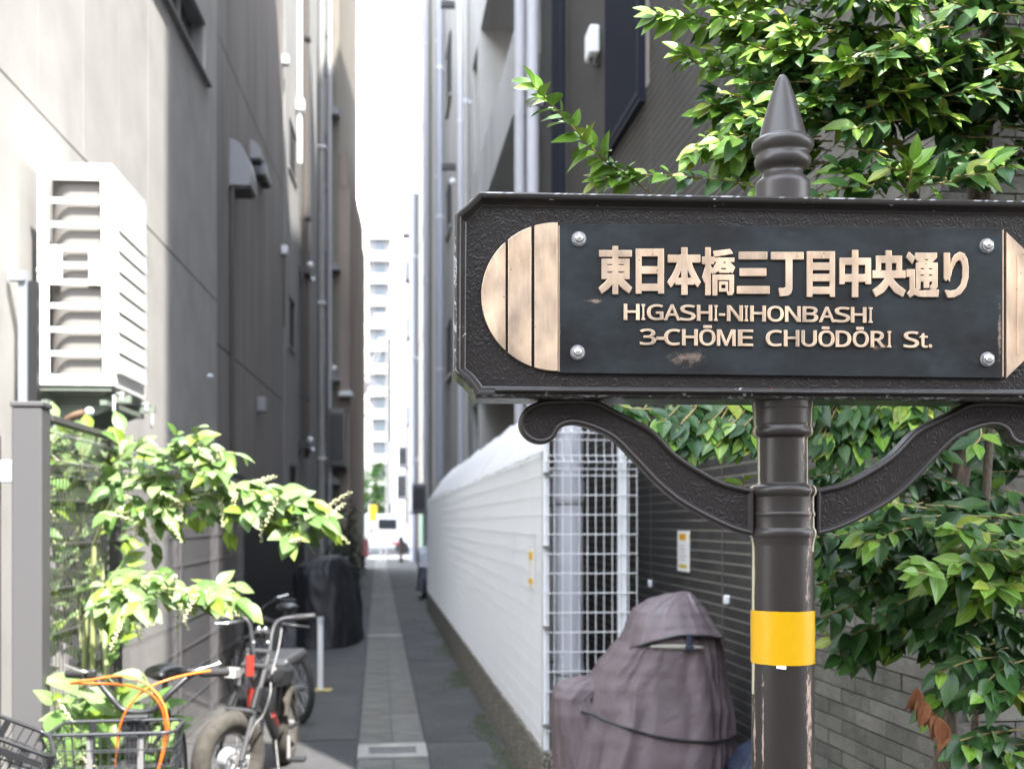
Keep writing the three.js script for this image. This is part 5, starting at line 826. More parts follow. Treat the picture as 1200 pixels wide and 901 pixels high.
// ---------------------------------------------------------------- leaves
function leafGeo(len, wid, fold, curl, twist = 0, seg = 6, tip = 1.25) {
  const pos = [], uv = [], idx = [];
  for (let j = 0; j <= seg; j++) {
    const t = j / seg, w = wid / 2 * Math.pow(Math.sin(Math.PI * Math.pow(t, 0.78)), 1.0) * (t > 0.75 ? 1 - (t - 0.75) * (tip - 1) * 1.2 : 1) * (j === 0 || j === seg ? 0.04 : 1), z = -curl * t * t * len, tw = twist * (t - 0.3);
    for (const s of [-1, -0.5, 0, 0.5, 1]) { const x = s * w, f = Math.abs(x) * fold + Math.sin(t * 17 + s * 2) * wid * 0.012 * Math.abs(s); pos.push(x * Math.cos(tw) - f * Math.sin(tw) * 0.5, t * len, z + f * Math.cos(tw) + x * Math.sin(tw)); uv.push(0.5 + s * 0.5 * Math.max(0.15, w / (wid / 2)), t); }
  }
  for (let j = 0; j < seg; j++) for (let i = 0; i < 4; i++) { const a = j * 5 + i; idx.push(a, a + 1, a + 5, a + 1, a + 6, a + 5); }
  const g = new THREE.BufferGeometry(); g.setAttribute('position', new THREE.Float32BufferAttribute(pos, 3)); g.setAttribute('uv', new THREE.Float32BufferAttribute(uv, 2)); g.setIndex(idx); g.computeVertexNormals(); return g;
}
const leafMat = (c, o = {}) => PH(c, { map: T.leaf, side: THREE.DoubleSide, roughness: 0.43, specularIntensity: 0.65, transmission: 0.28, thickness: 0, ...o });
function leafMatrix(p, dir, up, size) { const y = dir.clone().normalize(), z = up.clone().addScaledVector(y, -up.dot(y)).normalize(), x = y.clone().cross(z); return new THREE.Matrix4().makeBasis(x, y, z).scale(V(size, size, size)).setPosition(p); }
const project = p => [CX + F * p.x / -p.z, HY - F * (p.y - EYE) / -p.z];
// put the leaves that show largest as meshes of their own, the rest as one part
function plantLeaves(t, leaves, geos, mats, max, hidden) {
  t.updateMatrixWorld(true);
  for (const l of leaves) { const [px, py] = project(l.p); l.pri = l.size / -l.p.z * (px > -10 && px < 1210 && py > -10 && py < 911 && -l.p.z > 0.3 && !(hidden && hidden(px, py)) ? 1 : 0.0001); }
  leaves.sort((a, b) => b.pri - a.pri); const inv = t.matrixWorld.clone().invert();
  leaves.slice(0, max).forEach(l => { const o = new THREE.Mesh(geos[l.g % geos.length], mats[l.m % mats.length]); o.name = 'leaf'; o.castShadow = o.receiveShadow = true; t.add(o); o.applyMatrix4(inv.clone().multiply(l.mx)); if (l.dry) o.userData.label = 'dry brown leaf'; });
  const rest = leaves.slice(max); if (!rest.length) return;
  const im = new THREE.InstancedMesh(geos[0], leafMat(lin(1, 1, 1)), rest.length); im.name = 'foliage'; im.castShadow = im.receiveShadow = true; im.userData.kind = 'stuff';
  rest.forEach((l, i) => { im.setMatrixAt(i, inv.clone().multiply(l.mx)); im.setColorAt(i, mats[l.m % mats.length].color); }); t.add(im);
}
// a twig along points with alternate leaves
function twig(leaves, wood, pts, n, size, o = {}) {
  const c = new THREE.CatmullRomCurve3(P3(pts)); const r = o.r ?? 0.0022; if (wood) { const g = tube(P3(pts), r, Math.max(6, pts.length * 4), 5); wood.push(g); }
  for (let i = 0; i < n; i++) {
    const f0 = (i + 0.6 * rnd()) / n, fr = o.from ?? 0.12, f = Math.min(1, fr + (1 - fr) * (1 - Math.pow(1 - f0, o.bias ?? 1.35))), p = c.getPoint(f), tg = c.getTangent(f);
    const side = tg.clone().cross(V(0, 1, 0)).normalize(), vert = side.clone().cross(tg).normalize(), q = i * 2.4 + rr(-0.4, 0.4), end = i > n - 3;
    const dir = tg.clone().multiplyScalar(end ? 1.1 : rr(0.25, 0.9)).addScaledVector(side, Math.cos(q) * (end ? 0.5 : 1)).addScaledVector(vert, Math.sin(q) * 0.45).add(V(rr(-0.2, 0.2), rr(-0.25, 0.2) - (o.droop ?? 0.3), rr(-0.15, 0.35)));
    const up = V(rr(-0.4, 0.6), 1, rr(0.4, 1.7)).addScaledVector(side, Math.cos(q) * -0.25), s = size * (0.5 + 0.72 * Math.pow(rnd(), 0.7)) * (f > 0.9 ? (o.tipScale ?? 0.85) : 1);
    leaves.push({ p: p.clone().addScaledVector(dir.clone().normalize(), s * 0.3), mx: leafMatrix(p, dir, up, s), size: s, g: (rnd() * 4) | 0, m: o.m ? o.m(f) : (rnd() * 3) | 0 });
  }
}
// ---------------------------------------------------------------- broadleaf tree behind the sign
{
  const t = thing('broadleaf_tree', 'glossy green broadleaf tree reaching over the sign from the right', 'tree', at(1112, 613, 2.85).setY(0)); t.updateMatrixWorld(true);
  const base = t.position.clone(), loc = p => p.clone().sub(base);
  const leaves = [], wood = [];
  // materials: 0-2 shade greens, 3-4 fresh light greens, 5 yellowish, 6 dry
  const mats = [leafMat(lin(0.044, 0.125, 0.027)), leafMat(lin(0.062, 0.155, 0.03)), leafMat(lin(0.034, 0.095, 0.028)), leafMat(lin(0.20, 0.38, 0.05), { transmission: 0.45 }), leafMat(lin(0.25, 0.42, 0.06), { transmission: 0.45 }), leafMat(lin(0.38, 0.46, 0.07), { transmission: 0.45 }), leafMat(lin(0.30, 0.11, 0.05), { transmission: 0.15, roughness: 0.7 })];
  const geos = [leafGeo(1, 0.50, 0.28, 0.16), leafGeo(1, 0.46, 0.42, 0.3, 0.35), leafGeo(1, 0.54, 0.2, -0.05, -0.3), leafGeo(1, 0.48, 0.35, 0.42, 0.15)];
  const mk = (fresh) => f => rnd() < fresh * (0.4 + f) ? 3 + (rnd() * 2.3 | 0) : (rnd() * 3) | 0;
  // hand placed twigs (pixel, pixel, depth)
  const tw = (pts, n, size, fresh, o = {}) => twig(leaves, wood, pts.map(q => at(...q)), Math.round(n * 1.12), size * 0.9, { m: mk(fresh), ...o });
  tw([[765, 228, 2.5], [735, 205, 2.45], [708, 188, 2.42], [680, 158, 2.4], [648, 124, 2.38], [622, 96, 2.36]], 40, 0.073, 1.0, { droop: 0.12, from: 0.1, bias: 1.0 });
  tw([[910, 225, 2.5], [860, 213, 2.48], [800, 207, 2.46], [740, 205, 2.45], [700, 213, 2.44]], 40, 0.068, 0.95, { droop: 0.05, from: 0.05 });
  tw([[960, 95, 2.75], [900, 70, 2.7], [850, 38, 2.65], [810, 22, 2.6], [768, 18, 2.58]], 44, 0.07, 1.0, { droop: 0.15 });
  tw([[900, 95, 2.7], [860, 85, 2.65], [820, 75, 2.6], [800, 62, 2.58]], 22, 0.065, 0.9, { droop: 0.2 });
  tw([[920, 160, 2.7], [890, 145, 2.66], [855, 132, 2.62], [832, 122, 2.6]], 24, 0.067, 0.9, { droop: 0.2 });
  tw([[905, 185, 2.6], [870, 172, 2.58], [835, 168, 2.56], [812, 178, 2.55]], 26, 0.068, 0.9, { droop: 0.2 });
  tw([[900, 30, 2.7], [860, 8, 2.65], [830, -12, 2.6]], 24, 0.068, 1.0, { droop: 0.1 });
  tw([[1062, 240, 2.45], [1066, 215, 2.43], [1070, 188, 2.42]], 10, 0.07, 0.95, { droop: -0.25, tipScale: 1 });
  tw([[1040, 235, 2.5], [1020, 215, 2.5], [1000, 200, 2.48]], 8, 0.062, 0.6, { droop: 0.0 });
  tw([[760, 470, 2.5], [745, 500, 2.48], [742, 520, 2.46]], 9, 0.068, 0.5, { droop: 0.55 });
  tw([[720, 470, 2.5], [735, 478, 2.48], [765, 480, 2.46]], 8, 0.062, 0.3, { droop: 0.4 });
  for (let i = 0; i < 26; i++) { const x = rr(775, 900), y = rr(470, 478), l = rr(20, 55); tw([[x + 20, y - 14, 2.75], [x, y + l * 0.4, 2.65], [x - 14, y + l, 2.6]], 8, 0.07, 0.25, { droop: 0.6 }); }
  for (let i = 0; i < 30; i++) { const x = rr(950, 1110), y = rr(455, 480), l = rr(15, 70) * (x < 1060 ? 1 : 0.6); tw([[x + 18, y - 14, 2.8], [x, y + l * 0.4, 2.72], [x - 14, y + l, 2.68]], 8, 0.07, 0.2, { droop: 0.6 }); }
  tw([[1150, 500, 2.6], [1150, 512, 2.55], [1142, 522, 2.5]], 5, 0.066, 0.4, { droop: 0.5 });
  tw([[860, 590, 2.7], [870, 572, 2.68], [873, 562, 2.66]], 5, 0.055, 0.95, { droop: 0.3 });
  // upper mass, between sign and wall
  const mass = (n, x0, x1, y0, y1, z0, z1, fresh, size, o = {}) => { for (let i = 0; i < n; i++) { const x = rr(x0, x1), y = rr(y0, y1), z = rr(z0, z1); if (o.skip && o.skip(x, y)) { continue; } const a = rr(-0.5, 0.5) + (x < 980 ? Math.PI : rnd() < 0.5 ? Math.PI : 0), l = rr(45, 85), dx = Math.cos(a) * l, dy = Math.sin(a) * l * 0.6 + (o.down ?? 0); tw([[x, y, z], [x + dx * 0.5, y + dy * 0.3, z - 0.04], [x + dx, y + dy, z - 0.08]], 10 + (rnd() * 4 | 0), size, fresh, { droop: (o.droop ?? 0.3) * 0.7 }); } };
  const gap = (x, y) => (Math.abs(x - 1115) < 45 && y > 140 && y < 232) || (Math.abs(x - 1045) < 26 && y > 165 && y < 232) || (x < 860 + (y - 60) * 0.3 && y > 40 && y < 110);
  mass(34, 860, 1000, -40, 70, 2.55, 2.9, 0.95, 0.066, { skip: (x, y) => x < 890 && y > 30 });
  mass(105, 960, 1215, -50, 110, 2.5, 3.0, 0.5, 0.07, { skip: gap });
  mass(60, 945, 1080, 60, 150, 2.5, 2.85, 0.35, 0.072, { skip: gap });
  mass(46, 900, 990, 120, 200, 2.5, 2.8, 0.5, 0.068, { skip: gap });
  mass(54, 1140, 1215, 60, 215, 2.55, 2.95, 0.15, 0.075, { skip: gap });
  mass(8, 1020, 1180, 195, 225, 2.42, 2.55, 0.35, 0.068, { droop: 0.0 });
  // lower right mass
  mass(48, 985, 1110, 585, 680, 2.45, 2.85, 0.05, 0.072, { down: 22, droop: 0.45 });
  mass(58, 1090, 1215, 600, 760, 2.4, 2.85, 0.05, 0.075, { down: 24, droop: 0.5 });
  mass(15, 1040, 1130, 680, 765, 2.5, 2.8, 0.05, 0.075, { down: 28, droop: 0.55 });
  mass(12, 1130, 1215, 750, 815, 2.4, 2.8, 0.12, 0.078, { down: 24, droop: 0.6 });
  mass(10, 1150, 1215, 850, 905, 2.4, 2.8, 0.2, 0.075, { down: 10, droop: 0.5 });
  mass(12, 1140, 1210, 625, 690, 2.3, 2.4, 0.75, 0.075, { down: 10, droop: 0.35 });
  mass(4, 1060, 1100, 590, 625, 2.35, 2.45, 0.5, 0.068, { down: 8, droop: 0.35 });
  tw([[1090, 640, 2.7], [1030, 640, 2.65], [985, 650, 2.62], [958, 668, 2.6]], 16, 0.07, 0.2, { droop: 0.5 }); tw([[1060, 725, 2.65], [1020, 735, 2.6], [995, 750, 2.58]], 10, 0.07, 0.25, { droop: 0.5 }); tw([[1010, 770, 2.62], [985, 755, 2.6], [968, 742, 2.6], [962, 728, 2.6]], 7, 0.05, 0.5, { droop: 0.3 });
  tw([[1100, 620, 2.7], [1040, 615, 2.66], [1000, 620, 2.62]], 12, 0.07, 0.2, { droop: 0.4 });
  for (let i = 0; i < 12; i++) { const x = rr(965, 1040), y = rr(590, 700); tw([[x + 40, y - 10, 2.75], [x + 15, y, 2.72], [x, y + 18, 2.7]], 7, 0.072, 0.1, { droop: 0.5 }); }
  mass(34, 985, 1215, 500, 600, 2.85, 3.1, 0.05, 0.075, { droop: 0.5, down: 12 });
  // dry brown leaves hanging by the trunk
  for (let i = 0; i < 13; i++) { const f = i / 12, p = at(1072 + f * 34 + rr(-5, 5), 805 + f * 42, 2.36 + rr(-0.02, 0.02)); leaves.push({ p, mx: leafMatrix(p, V(rr(-0.35, 0.15), -1, rr(-0.2, 0.3)), V(rr(-1, 0.3), 0.1, 1), 0.055 * rr(0.8, 1.2)), size: 0.2, g: 1, m: 6, dry: true }); }
  // crown above the frame: shades the sign and the ground
  const crown = (cx, cy, cz, rx, ry, rz, n) => { for (let i = 0; i < n; i++) { let x, y, z; do { x = rr(-1, 1); y = rr(-1, 1); z = rr(-1, 1); } while (x * x + y * y + z * z > 1); const p = V(cx + x * rx, cy + y * ry, cz + z * rz), d = V(rr(-1, 1), rr(-0.8, 0.2), rr(-1, 1)), s = rr(0.11, 0.17); leaves.push({ p, mx: leafMatrix(p, d, V(rr(-0.4, 0.4), 1, rr(-0.4, 0.4)), s), size: 0.001, g: 0, m: (rnd() * 3) | 0 }); } };
  crown(1.62, 5.45, 0.12, 1.5, 0.75, 0.72, 5200); crown(2.0, 5.0, -2.35, 0.95, 0.6, 0.6, 2400); crown(1.85, 3.3, -2.5, 0.6, 1.0, 0.75, 2600);
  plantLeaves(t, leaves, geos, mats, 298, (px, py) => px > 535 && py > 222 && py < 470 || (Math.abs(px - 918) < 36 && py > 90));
  // trunk and limbs
  const trunk = [rod(V(0, 0, 0), V(0.0, 0.9, -0.02), 0.036, 14, 0.03), tube([[0, 0.88, -0.02], [0.01, 1.4, -0.02], [0.06, 2.0, 0.02], [0.1, 2.8, 0.05], [0.3, 4.2, 0.4]], 0.028, 40, 10), tube([[0.062, 0, 0.0], [0.065, 0.7, 0.0], [0.07, 1.3, 0.02], [0.12, 2.2, 0.04]], 0.011, 30, 7), tube([[-0.02, 0, 0.08], [-0.045, 0.75, 0.12], [-0.06, 0.92, 0.14], [-0.09, 1.05, 0.18]], 0.014, 30, 7)];
  mesh('trunk', trunk, S(lin(0.17, 0.14, 0.115), { map: T.bark, bumpMap: T.bark, bumpScale: 0.003, roughness: 0.95 }), t);
  const L = (a, b, c, r) => tube([loc(at(...a)), loc(at(...b)), loc(at(...c))], r, 16, 6);
  mesh('limb', [L([1120, 560, 2.85], [1060, 420, 2.8], [930, 225, 2.55], 0.012), L([1118, 500, 2.85], [1080, 250, 2.8], [960, 90, 2.75], 0.012), L([1118, 600, 2.85], [1070, 630, 2.75], [985, 650, 2.62], 0.008), L([1118, 640, 2.85], [1080, 700, 2.7], [1020, 742, 2.6], 0.007), L([1122, 480, 2.85], [1150, 200, 2.8], [1180, 40, 2.8], 0.012), tube([[0.3, 4.1, 0.4], [0.6, 4.8, 1.2], [0.9, 5.4, 1.8]], 0.02, 12, 6), tube([[0.12, 2.9, 0.05], [0.1, 4.5, -0.3], [0.1, 6.2, -0.7]], 0.02, 12, 6)], M.bark ?? S(lin(0.10, 0.075, 0.05), { map: T.bark, roughness: 0.9 }), t);
  mesh('twig', wood.map(g => { g.translate(-base.x, -base.y, -base.z); return g; }), S(lin(0.20, 0.16, 0.06), { roughness: 0.8 }), t).userData.kind = 'stuff';
}
// ---------------------------------------------------------------- pokeweed through the left fence
{
  const t = thing('pokeweed_plant', 'large leaved pokeweed with flower spikes growing through the mesh fence', 'plant', at(112, 613, 5.35).setY(0)); t.updateMatrixWorld(true);
  const base = t.position.clone(), leaves = [], wood = [], spikes = [];
  const mats = [leafMat(lin(0.26, 0.38, 0.15), { transmission: 0.32, roughness: 0.5 }), leafMat(lin(0.31, 0.43, 0.20), { transmission: 0.3, roughness: 0.5 }), leafMat(lin(0.15, 0.28, 0.07), { transmission: 0.34, roughness: 0.5 }), leafMat(lin(0.26, 0.38, 0.05), { transmission: 0.4 })];
  const geos = [leafGeo(1, 0.54, 0.15, 0.25), leafGeo(1, 0.50, 0.3, 0.4, 0.3), leafGeo(1, 0.58, 0.1, 0.1, -0.25), leafGeo(1, 0.48, 0.25, 0.5, 0.1)];
  const spike = (a, d, l) => { const pts = [], n = 5; for (let i = 0; i <= n; i++) { const f = i / n; pts.push(a.clone().addScaledVector(d, l * f).add(V(0, -0.02 * f * f, 0))); } wood.push(tube(pts, 0.0014, 8, 4)); for (let i = 0; i < 22; i++) { const f = 0.12 + 0.88 * i / 22, p = a.clone().addScaledVector(d, l * f), q = i * 2.4; spikes.push(ball(0.0052 * (1.1 - 0.5 * f), p.x + Math.cos(q) * 0.009 * (1.1 - 0.6 * f), p.y - 0.02 * f * f + Math.sin(q) * 0.006, p.z + Math.sin(q) * 0.009 * (1.1 - 0.6 * f), 5)); } };
  const tw = (pts, n, size, o = {}) => { const q = pts.map(p => at(...p)); twig(leaves, wood, q, n, size, { r: 0.0042, droop: 0.3, bias: 1.0, m: f => rnd() < 0.2 ? 3 : (rnd() * 3) | 0, ...o }); const c = new THREE.CatmullRomCurve3(q); for (let i = 0; i < (o.spikes ?? 2); i++) { const f = rr(0.4, 1); spike(c.getPoint(f), V(rr(-0.1, 0.9), rr(-0.9, 0.35), rr(-0.3, 0.6)).normalize(), rr(0.08, 0.14)); } };
  const bough = (pts, shoots, y0, y1, size, sp) => {
    const q = pts.map(p => at(...p)), c = new THREE.CatmullRomCurve3(q); wood.push(tube(q, 0.0055, 30, 6));
    for (let i = 0; i < shoots; i++) {
      const f = 0.12 + 0.88 * (i + rnd() * 0.8) / shoots, a = c.getPoint(Math.min(1, f)), tg = c.getTangent(Math.min(1, f)), l = rr(0.08, 0.22) * (1.2 - 0.55 * f);
      const d = tg.clone().multiplyScalar(rr(0.3, 1.1)).add(V(rr(-0.5, 0.6), rr(y0, y1) * (1.1 - 0.5 * f), rr(-0.6, 0.9))).normalize(), e = a.clone().addScaledVector(d, l), m = a.clone().lerp(e, 0.5).add(V(0, 0.015, 0));
      twig(leaves, wood, [a, m, e], 5, size * rr(0.7, 1.12), { r: 0.003, droop: rr(0.05, 0.45), bias: 0.9, from: 0.25, m: () => rnd() < 0.22 ? 3 : (rnd() * 3) | 0 });
      if (rnd() < sp) spike(e, V(rr(-0.2, 1.0), rr(-0.9, 0.5), rr(-0.2, 0.7)).normalize(), rr(0.07, 0.15));
    }
  };
  bough([[108, 640, 5.2], [135, 580, 5.05], [175, 560, 4.88], [235, 562, 4.76], [300, 580, 4.68], [345, 595, 4.6], [366, 603, 4.58]], 38, -0.75, 0.8, 0.105, 0.35);
  bough([[120, 610, 5.1], [150, 600, 4.9], [190, 590, 4.8], [245, 590, 4.72], [300, 606, 4.66], [348, 622, 4.6]], 25, -0.8, 0.3, 0.105, 0.45);
  bough([[150, 575, 5.0], [190, 545, 4.86], [225, 530, 4.8], [255, 538, 4.78]], 14, -0.3, 0.6, 0.10, 0.15);
  bough([[96, 730, 5.1], [122, 692, 4.9], [158, 684, 4.72], [195, 690, 4.62], [235, 692, 4.54], [262, 697, 4.5]], 22, -0.7, 0.5, 0.105, 0.35);
  bough([[90, 640, 5.6], [82, 580, 5.7], [78, 545, 5.8], [90, 515, 5.8]], 20, -0.6, 0.6, 0.105, 0.2);
  bough([[95, 760, 5.5], [88, 690, 5.6], [95, 640, 5.7]], 14, -0.6, 0.6, 0.105, 0.2);
  bough([[98, 725, 5.0], [118, 700, 4.85], [145, 700, 4.72], [172, 712, 4.66]], 13, -1.0, 0.5, 0.11, 0.4);
  // behind the mesh
  for (let i = 0; i < 72; i++) { const x = rr(46, 150), y = rr(510, 780), z = rr(5.5, 6.5); tw([[x - 14, y + 40, z], [x, y + 10, z], [x + rr(-14, 20), y - 22, z]], 6, 0.13, { spikes: i % 3 ? 0 : 1, droop: 0.3 }); }
  // low growth behind the basket
  for (let i = 0; i < 17; i++) { const x = rr(62, 205), y = rr(800, 880), z = rr(4.45, 4.75); tw([[x - 8, y + 50, z + 0.1], [x, y + 15, z], [x + rr(-18, 18), y - 15, z - 0.06]], 6, 0.15, { spikes: i % 4 ? 0 : 1, droop: 0.3 }); }
  for (let i = 0; i < 5; i++) { const x = rr(62, 90), y = rr(815, 900), z = rr(4.2, 4.4); tw([[x - 8, y + 50, z], [x, y + 15, z], [x + rr(-8, 8), y - 12, z - 0.04]], 5, 0.11, { spikes: 1, droop: 0.5 }); }
  plantLeaves(t, leaves, geos, mats, 298);
  for (const pts of [[[112, 900, 5.3], [108, 760, 5.25], [110, 640, 5.2]], [[100, 960, 5.2], [98, 820, 5.15], [100, 720, 5.1]], [[130, 980, 5.4], [126, 850, 5.4], [120, 700, 5.6], [112, 560, 5.9]]]) wood.push(tube(pts.map(p => at(...p)), 0.012, 30, 7), tube([at(...pts[0]), at(...pts[0]).setY(0)], 0.013, 4, 6));
  const tr = g => { g.translate(-base.x, -base.y, -base.z); return g; };
  mesh('stem', wood.map(tr), S(lin(0.30, 0.34, 0.14), { roughness: 0.6 }), t).userData.kind = 'stuff';
  mesh('flower_spikes', spikes.map(tr), S(lin(0.62, 0.6, 0.38), { roughness: 0.6 }), t).userData.kind = 'stuff';
}
// ---------------------------------------------------------------- shrubs in pots, far tree
function bush(name, label, cat, pos, r, h, n, size, c, pot = true) {
  const t = thing(name, label, cat, pos); if (pot) { mesh('pot', new THREE.LatheGeometry([[0.001, 0], [0.14, 0], [0.19, 0.3], [0.2, 0.32], [0.17, 0.32], [0.15, 0.28], [0.001, 0.27]].map(p => new THREE.Vector2(...p)), 18), S(lin(0.15, 0.08, 0.05)), t); }
  const im = new THREE.InstancedMesh(leafGeo(1, 0.45, 0.25, 0.2, 0, 4), leafMat(lin(1, 1, 1)), n); im.name = 'foliage'; im.userData.kind = 'stuff'; im.castShadow = im.receiveShadow = true;
  for (let i = 0; i < n; i++) { let x, y, z; do { x = rr(-1, 1); y = rr(-1, 1); z = rr(-1, 1); } while (x * x + y * y + z * z > 1 || noise.noise(x * 2 + pos.x, y * 2, z * 2) < -0.12); const p = V(x * r, h * 0.55 + y * h * 0.5, z * r); im.setMatrixAt(i, leafMatrix(p, V(rr(-1, 1), rr(-0.6, 0.6), rr(-1, 1)), V(rr(-0.5, 0.5), 1, rr(-0.5, 0.5)), size * rr(0.7, 1.2))); im.setColorAt(i, c.clone().multiplyScalar(rr(0.6, 1.3))); }
  t.add(im); mesh('stem', [0, 1, 2].map(i => tube([[0, 0.1, 0], [rr(-0.1, 0.1), h * 0.4, rr(-0.1, 0.1)], [rr(-r, r) * 0.6, h * 0.85, rr(-r, r) * 0.6]], 0.02, 10, 5)), S(lin(0.1, 0.08, 0.05)), t); return t;
}
bush('potted_shrub', 'dark potted shrub by the left wall behind the black cover', 'shrub', at(398, 613, 24.5).setY(0), 0.38, 1.75, 420, 0.13, lin(0.03, 0.06, 0.03));
bush('potted_shrub', 'taller thin potted shrub beside the dark one at the tan edge', 'shrub', at(404, 613, 28).setY(0), 0.42, 2.1, 300, 0.14, lin(0.035, 0.07, 0.035));
bush('potted_shrub', 'low potted shrub nearest the drain beyond the pale post', 'shrub', at(413, 613, 27).setY(0), 0.34, 1.1, 300, 0.13, lin(0.03, 0.055, 0.03));
bush('street_tree', 'bright green tree in the sun beyond the alley mouth', 'tree', at(440, 613, 84).setY(0), 1.1, 6.2, 1500, 0.4, lin(0.13, 0.30, 0.05), false);
bush('clipped_shrub', 'dark round shrub standing in front of the bright green tree', 'shrub', at(434.5, 613, 70).setY(1.2), 0.55, 1.6, 350, 0.25, lin(0.03, 0.06, 0.03));
{
  // moss along the foot of the kerb wall
  const n = 3200, g = new THREE.IcosahedronGeometry(1, 0); g.scale(1, 0.5, 1); const im = new THREE.InstancedMesh(g, S(lin(1, 1, 1), { roughness: 1 }), n); im.name = 'moss'; im.userData.kind = 'stuff'; im.receiveShadow = true; let k = 0;
  while (k < n) { const s = rr(6.2, 18), e = -Math.log(1 - rnd()) * 0.07, u = 0.828 - e; if (noise.noise(s * 0.8, 3, u * 3) + noise.noise(s * 3, 8, u * 9) * 0.4 < 0.02 + e * 0.8) continue; const q = FR.pt(u, 0.008, s), r = rr(0.004, 0.011); im.setMatrixAt(k, new THREE.Matrix4().makeRotationY(rnd() * 6).scale(V(r, r, r)).setPosition(q)); im.setColorAt(k, lin(rr(0.03, 0.055), rr(0.04, 0.065), 0.025)); k++; }
  scene.add(im); im.userData.label = 'green moss along the foot of the kerb wall'; im.userData.category = 'moss';
}
// ---------------------------------------------------------------- the street sign
{
  const PX0 = 317.5 / F * 2.0, phi = 3.3 * Math.PI / 180, c = Math.cos(phi), s = Math.sin(phi), zl = 0.056;
  const t = thing('street_sign', 'dark cast iron street name sign with bronze lettering on a pole', 'street sign', V(PX0, 0, -2.0), phi);
  const sx = (px, z = zl) => { const m = (px - CX) / F; return (m * (2 - z * c) - PX0 - z * s) / (c - m * s); };
  const sp = (px, py, z = zl) => { const w = sx(px, z); return [w, EYE + (HY - py) / F * (2 + w * s - z * c)]; };
  const K = 2 / F, yy = py => EYE + (HY - py) * K;
  // pole with beads, measured in the picture
  const prof = [[0.001, 0], [0.11, 0], [0.11, 0.03], [0.085, 0.06], [0.0545, 0.12]]; const add = (hw, py) => prof.push([hw * K, yy(py)]);
  for (const q of [[36.2, 1000], [36.2, 900], [36.2, 800], [36.2, 700], [36.1, 640], [36.5, 636], [37.3, 634], [37.3, 631], [38, 630], [39, 627], [39.2, 624], [38.6, 621], [37.2, 619.5], [36.7, 618], [36.6, 606], [37.4, 604.5], [37.8, 602.5], [37.2, 600.5], [36.4, 599.5], [36.3, 583], [37, 581.5], [38.8, 579], [39.6, 575.5], [38.8, 572], [36.5, 569.5], [33, 568.3], [29.6, 567.5], [29.3, 566], [29.2, 515], [29.6, 513], [32.5, 512], [34.6, 510], [35.2, 506.5], [34.6, 503], [33, 500.5], [33.6, 499], [34, 497], [34.2, 482], [34.6, 480], [35.2, 478], [35.2, 468]]) add(...q);
  const lathe = (pr, m, name) => { const g = new THREE.LatheGeometry(pr.map(p => new THREE.Vector2(p[0], p[1])), 72, -Math.PI); const p = g.attributes.position, u = g.attributes.uv; for (let i = 0; i < p.count; i++) u.setY(i, p.getY(i) / 1.8); return mesh(name, g, m, t); };
  lathe(prof, M.pole, 'pole');
  const fin = [[31.0, 240.5], [31.2, 224], [31.4, 219], [31.2, 216], [30.2, 213.5], [27, 210.5], [24, 207], [23.2, 203.5], [23.6, 201], [27, 198.5], [30.8, 196], [32.6, 192], [32.4, 187.5], [30.6, 184], [30, 181.5], [31.5, 179.5], [34.6, 176.5], [36, 172], [35.4, 168], [32.5, 165], [28.4, 162.8], [27.3, 161], [22.5, 142], [16, 119], [9, 99], [6, 92], [3.8, 88.6], [1.6, 87.3], [0.1, 87]].map(([a, b]) => [Math.max(0.0005, a * K), yy(b)]);
  { const g = lathe(fin, PH(lin(0.04, 0.034, 0.032), { bumpMap: T.cast, bumpScale: 0.0003, roughness: 0.38, specularIntensity: 0.5, clearcoat: 0.15, clearcoatRoughness: 0.25 }), 'finial'); }
  // outline sweep: loops of the outline, each moved inwards by d and to depth z
  const inset = (pts, d) => { const n = pts.length, o = []; for (let i = 0; i < n; i++) { const a = pts[(i + n - 1) % n], b = pts[i], e = pts[(i + 1) % n]; let n1 = [-(b[1] - a[1]), b[0] - a[0]], n2 = [-(e[1] - b[1]), e[0] - b[0]]; const l1 = Math.hypot(...n1) || 1, l2 = Math.hypot(...n2) || 1; n1 = n1.map(q => q / l1); n2 = n2.map(q => q / l2); let mx = n1[0] + n2[0], my = n1[1] + n2[1]; const ml = Math.hypot(mx, my) || 1; mx /= ml; my /= ml; const k = Math.min(1.6, 1 / Math.max(0.3, mx * n1[0] + my * n1[1])); o.push([b[0] + mx * d * k, b[1] + my * d * k]); } return o; };
  const sweep = (pts, pr) => { const g = []; const loops = pr.map(([d, z]) => inset(pts, d).map(q => [...q, z])); const pos = [], n = pts.length; for (let k = 0; k < loops.length - 1; k++) for (let i = 0; i < n; i++) { const A = loops[k][i], B = loops[k][(i + 1) % n], C = loops[k + 1][i], D = loops[k + 1][(i + 1) % n]; pos.push(...A, ...B, ...C, ...B, ...D, ...C); } const b = new THREE.BufferGeometry(); b.setAttribute('position', new THREE.Float32BufferAttribute(pos, 3)); b.computeVertexNormals(); const p = b.attributes.position, uv = new Float32Array(p.count * 2); for (let i = 0; i < p.count; i++) { uv[i * 2] = p.getX(i) + p.getZ(i); uv[i * 2 + 1] = p.getY(i) + p.getZ(i); } b.setAttribute('uv', new THREE.BufferAttribute(uv, 2)); return b; };
  const cap = (pts, z, flip) => { const sh = new THREE.Shape(pts.map(p => new THREE.Vector2(...p))); const g = new THREE.ShapeGeometry(sh); g.translate(0, 0, z); if (flip) g.rotateY(Math.PI), g.scale(-1, 1, 1); return g; };
  const ccw = pts => { let a = 0; pts.forEach((p, i) => { const q = pts[(i + 1) % pts.length]; a += p[0] * q[1] - q[0] * p[1]; }); return a > 0 ? pts : pts.slice().reverse(); };
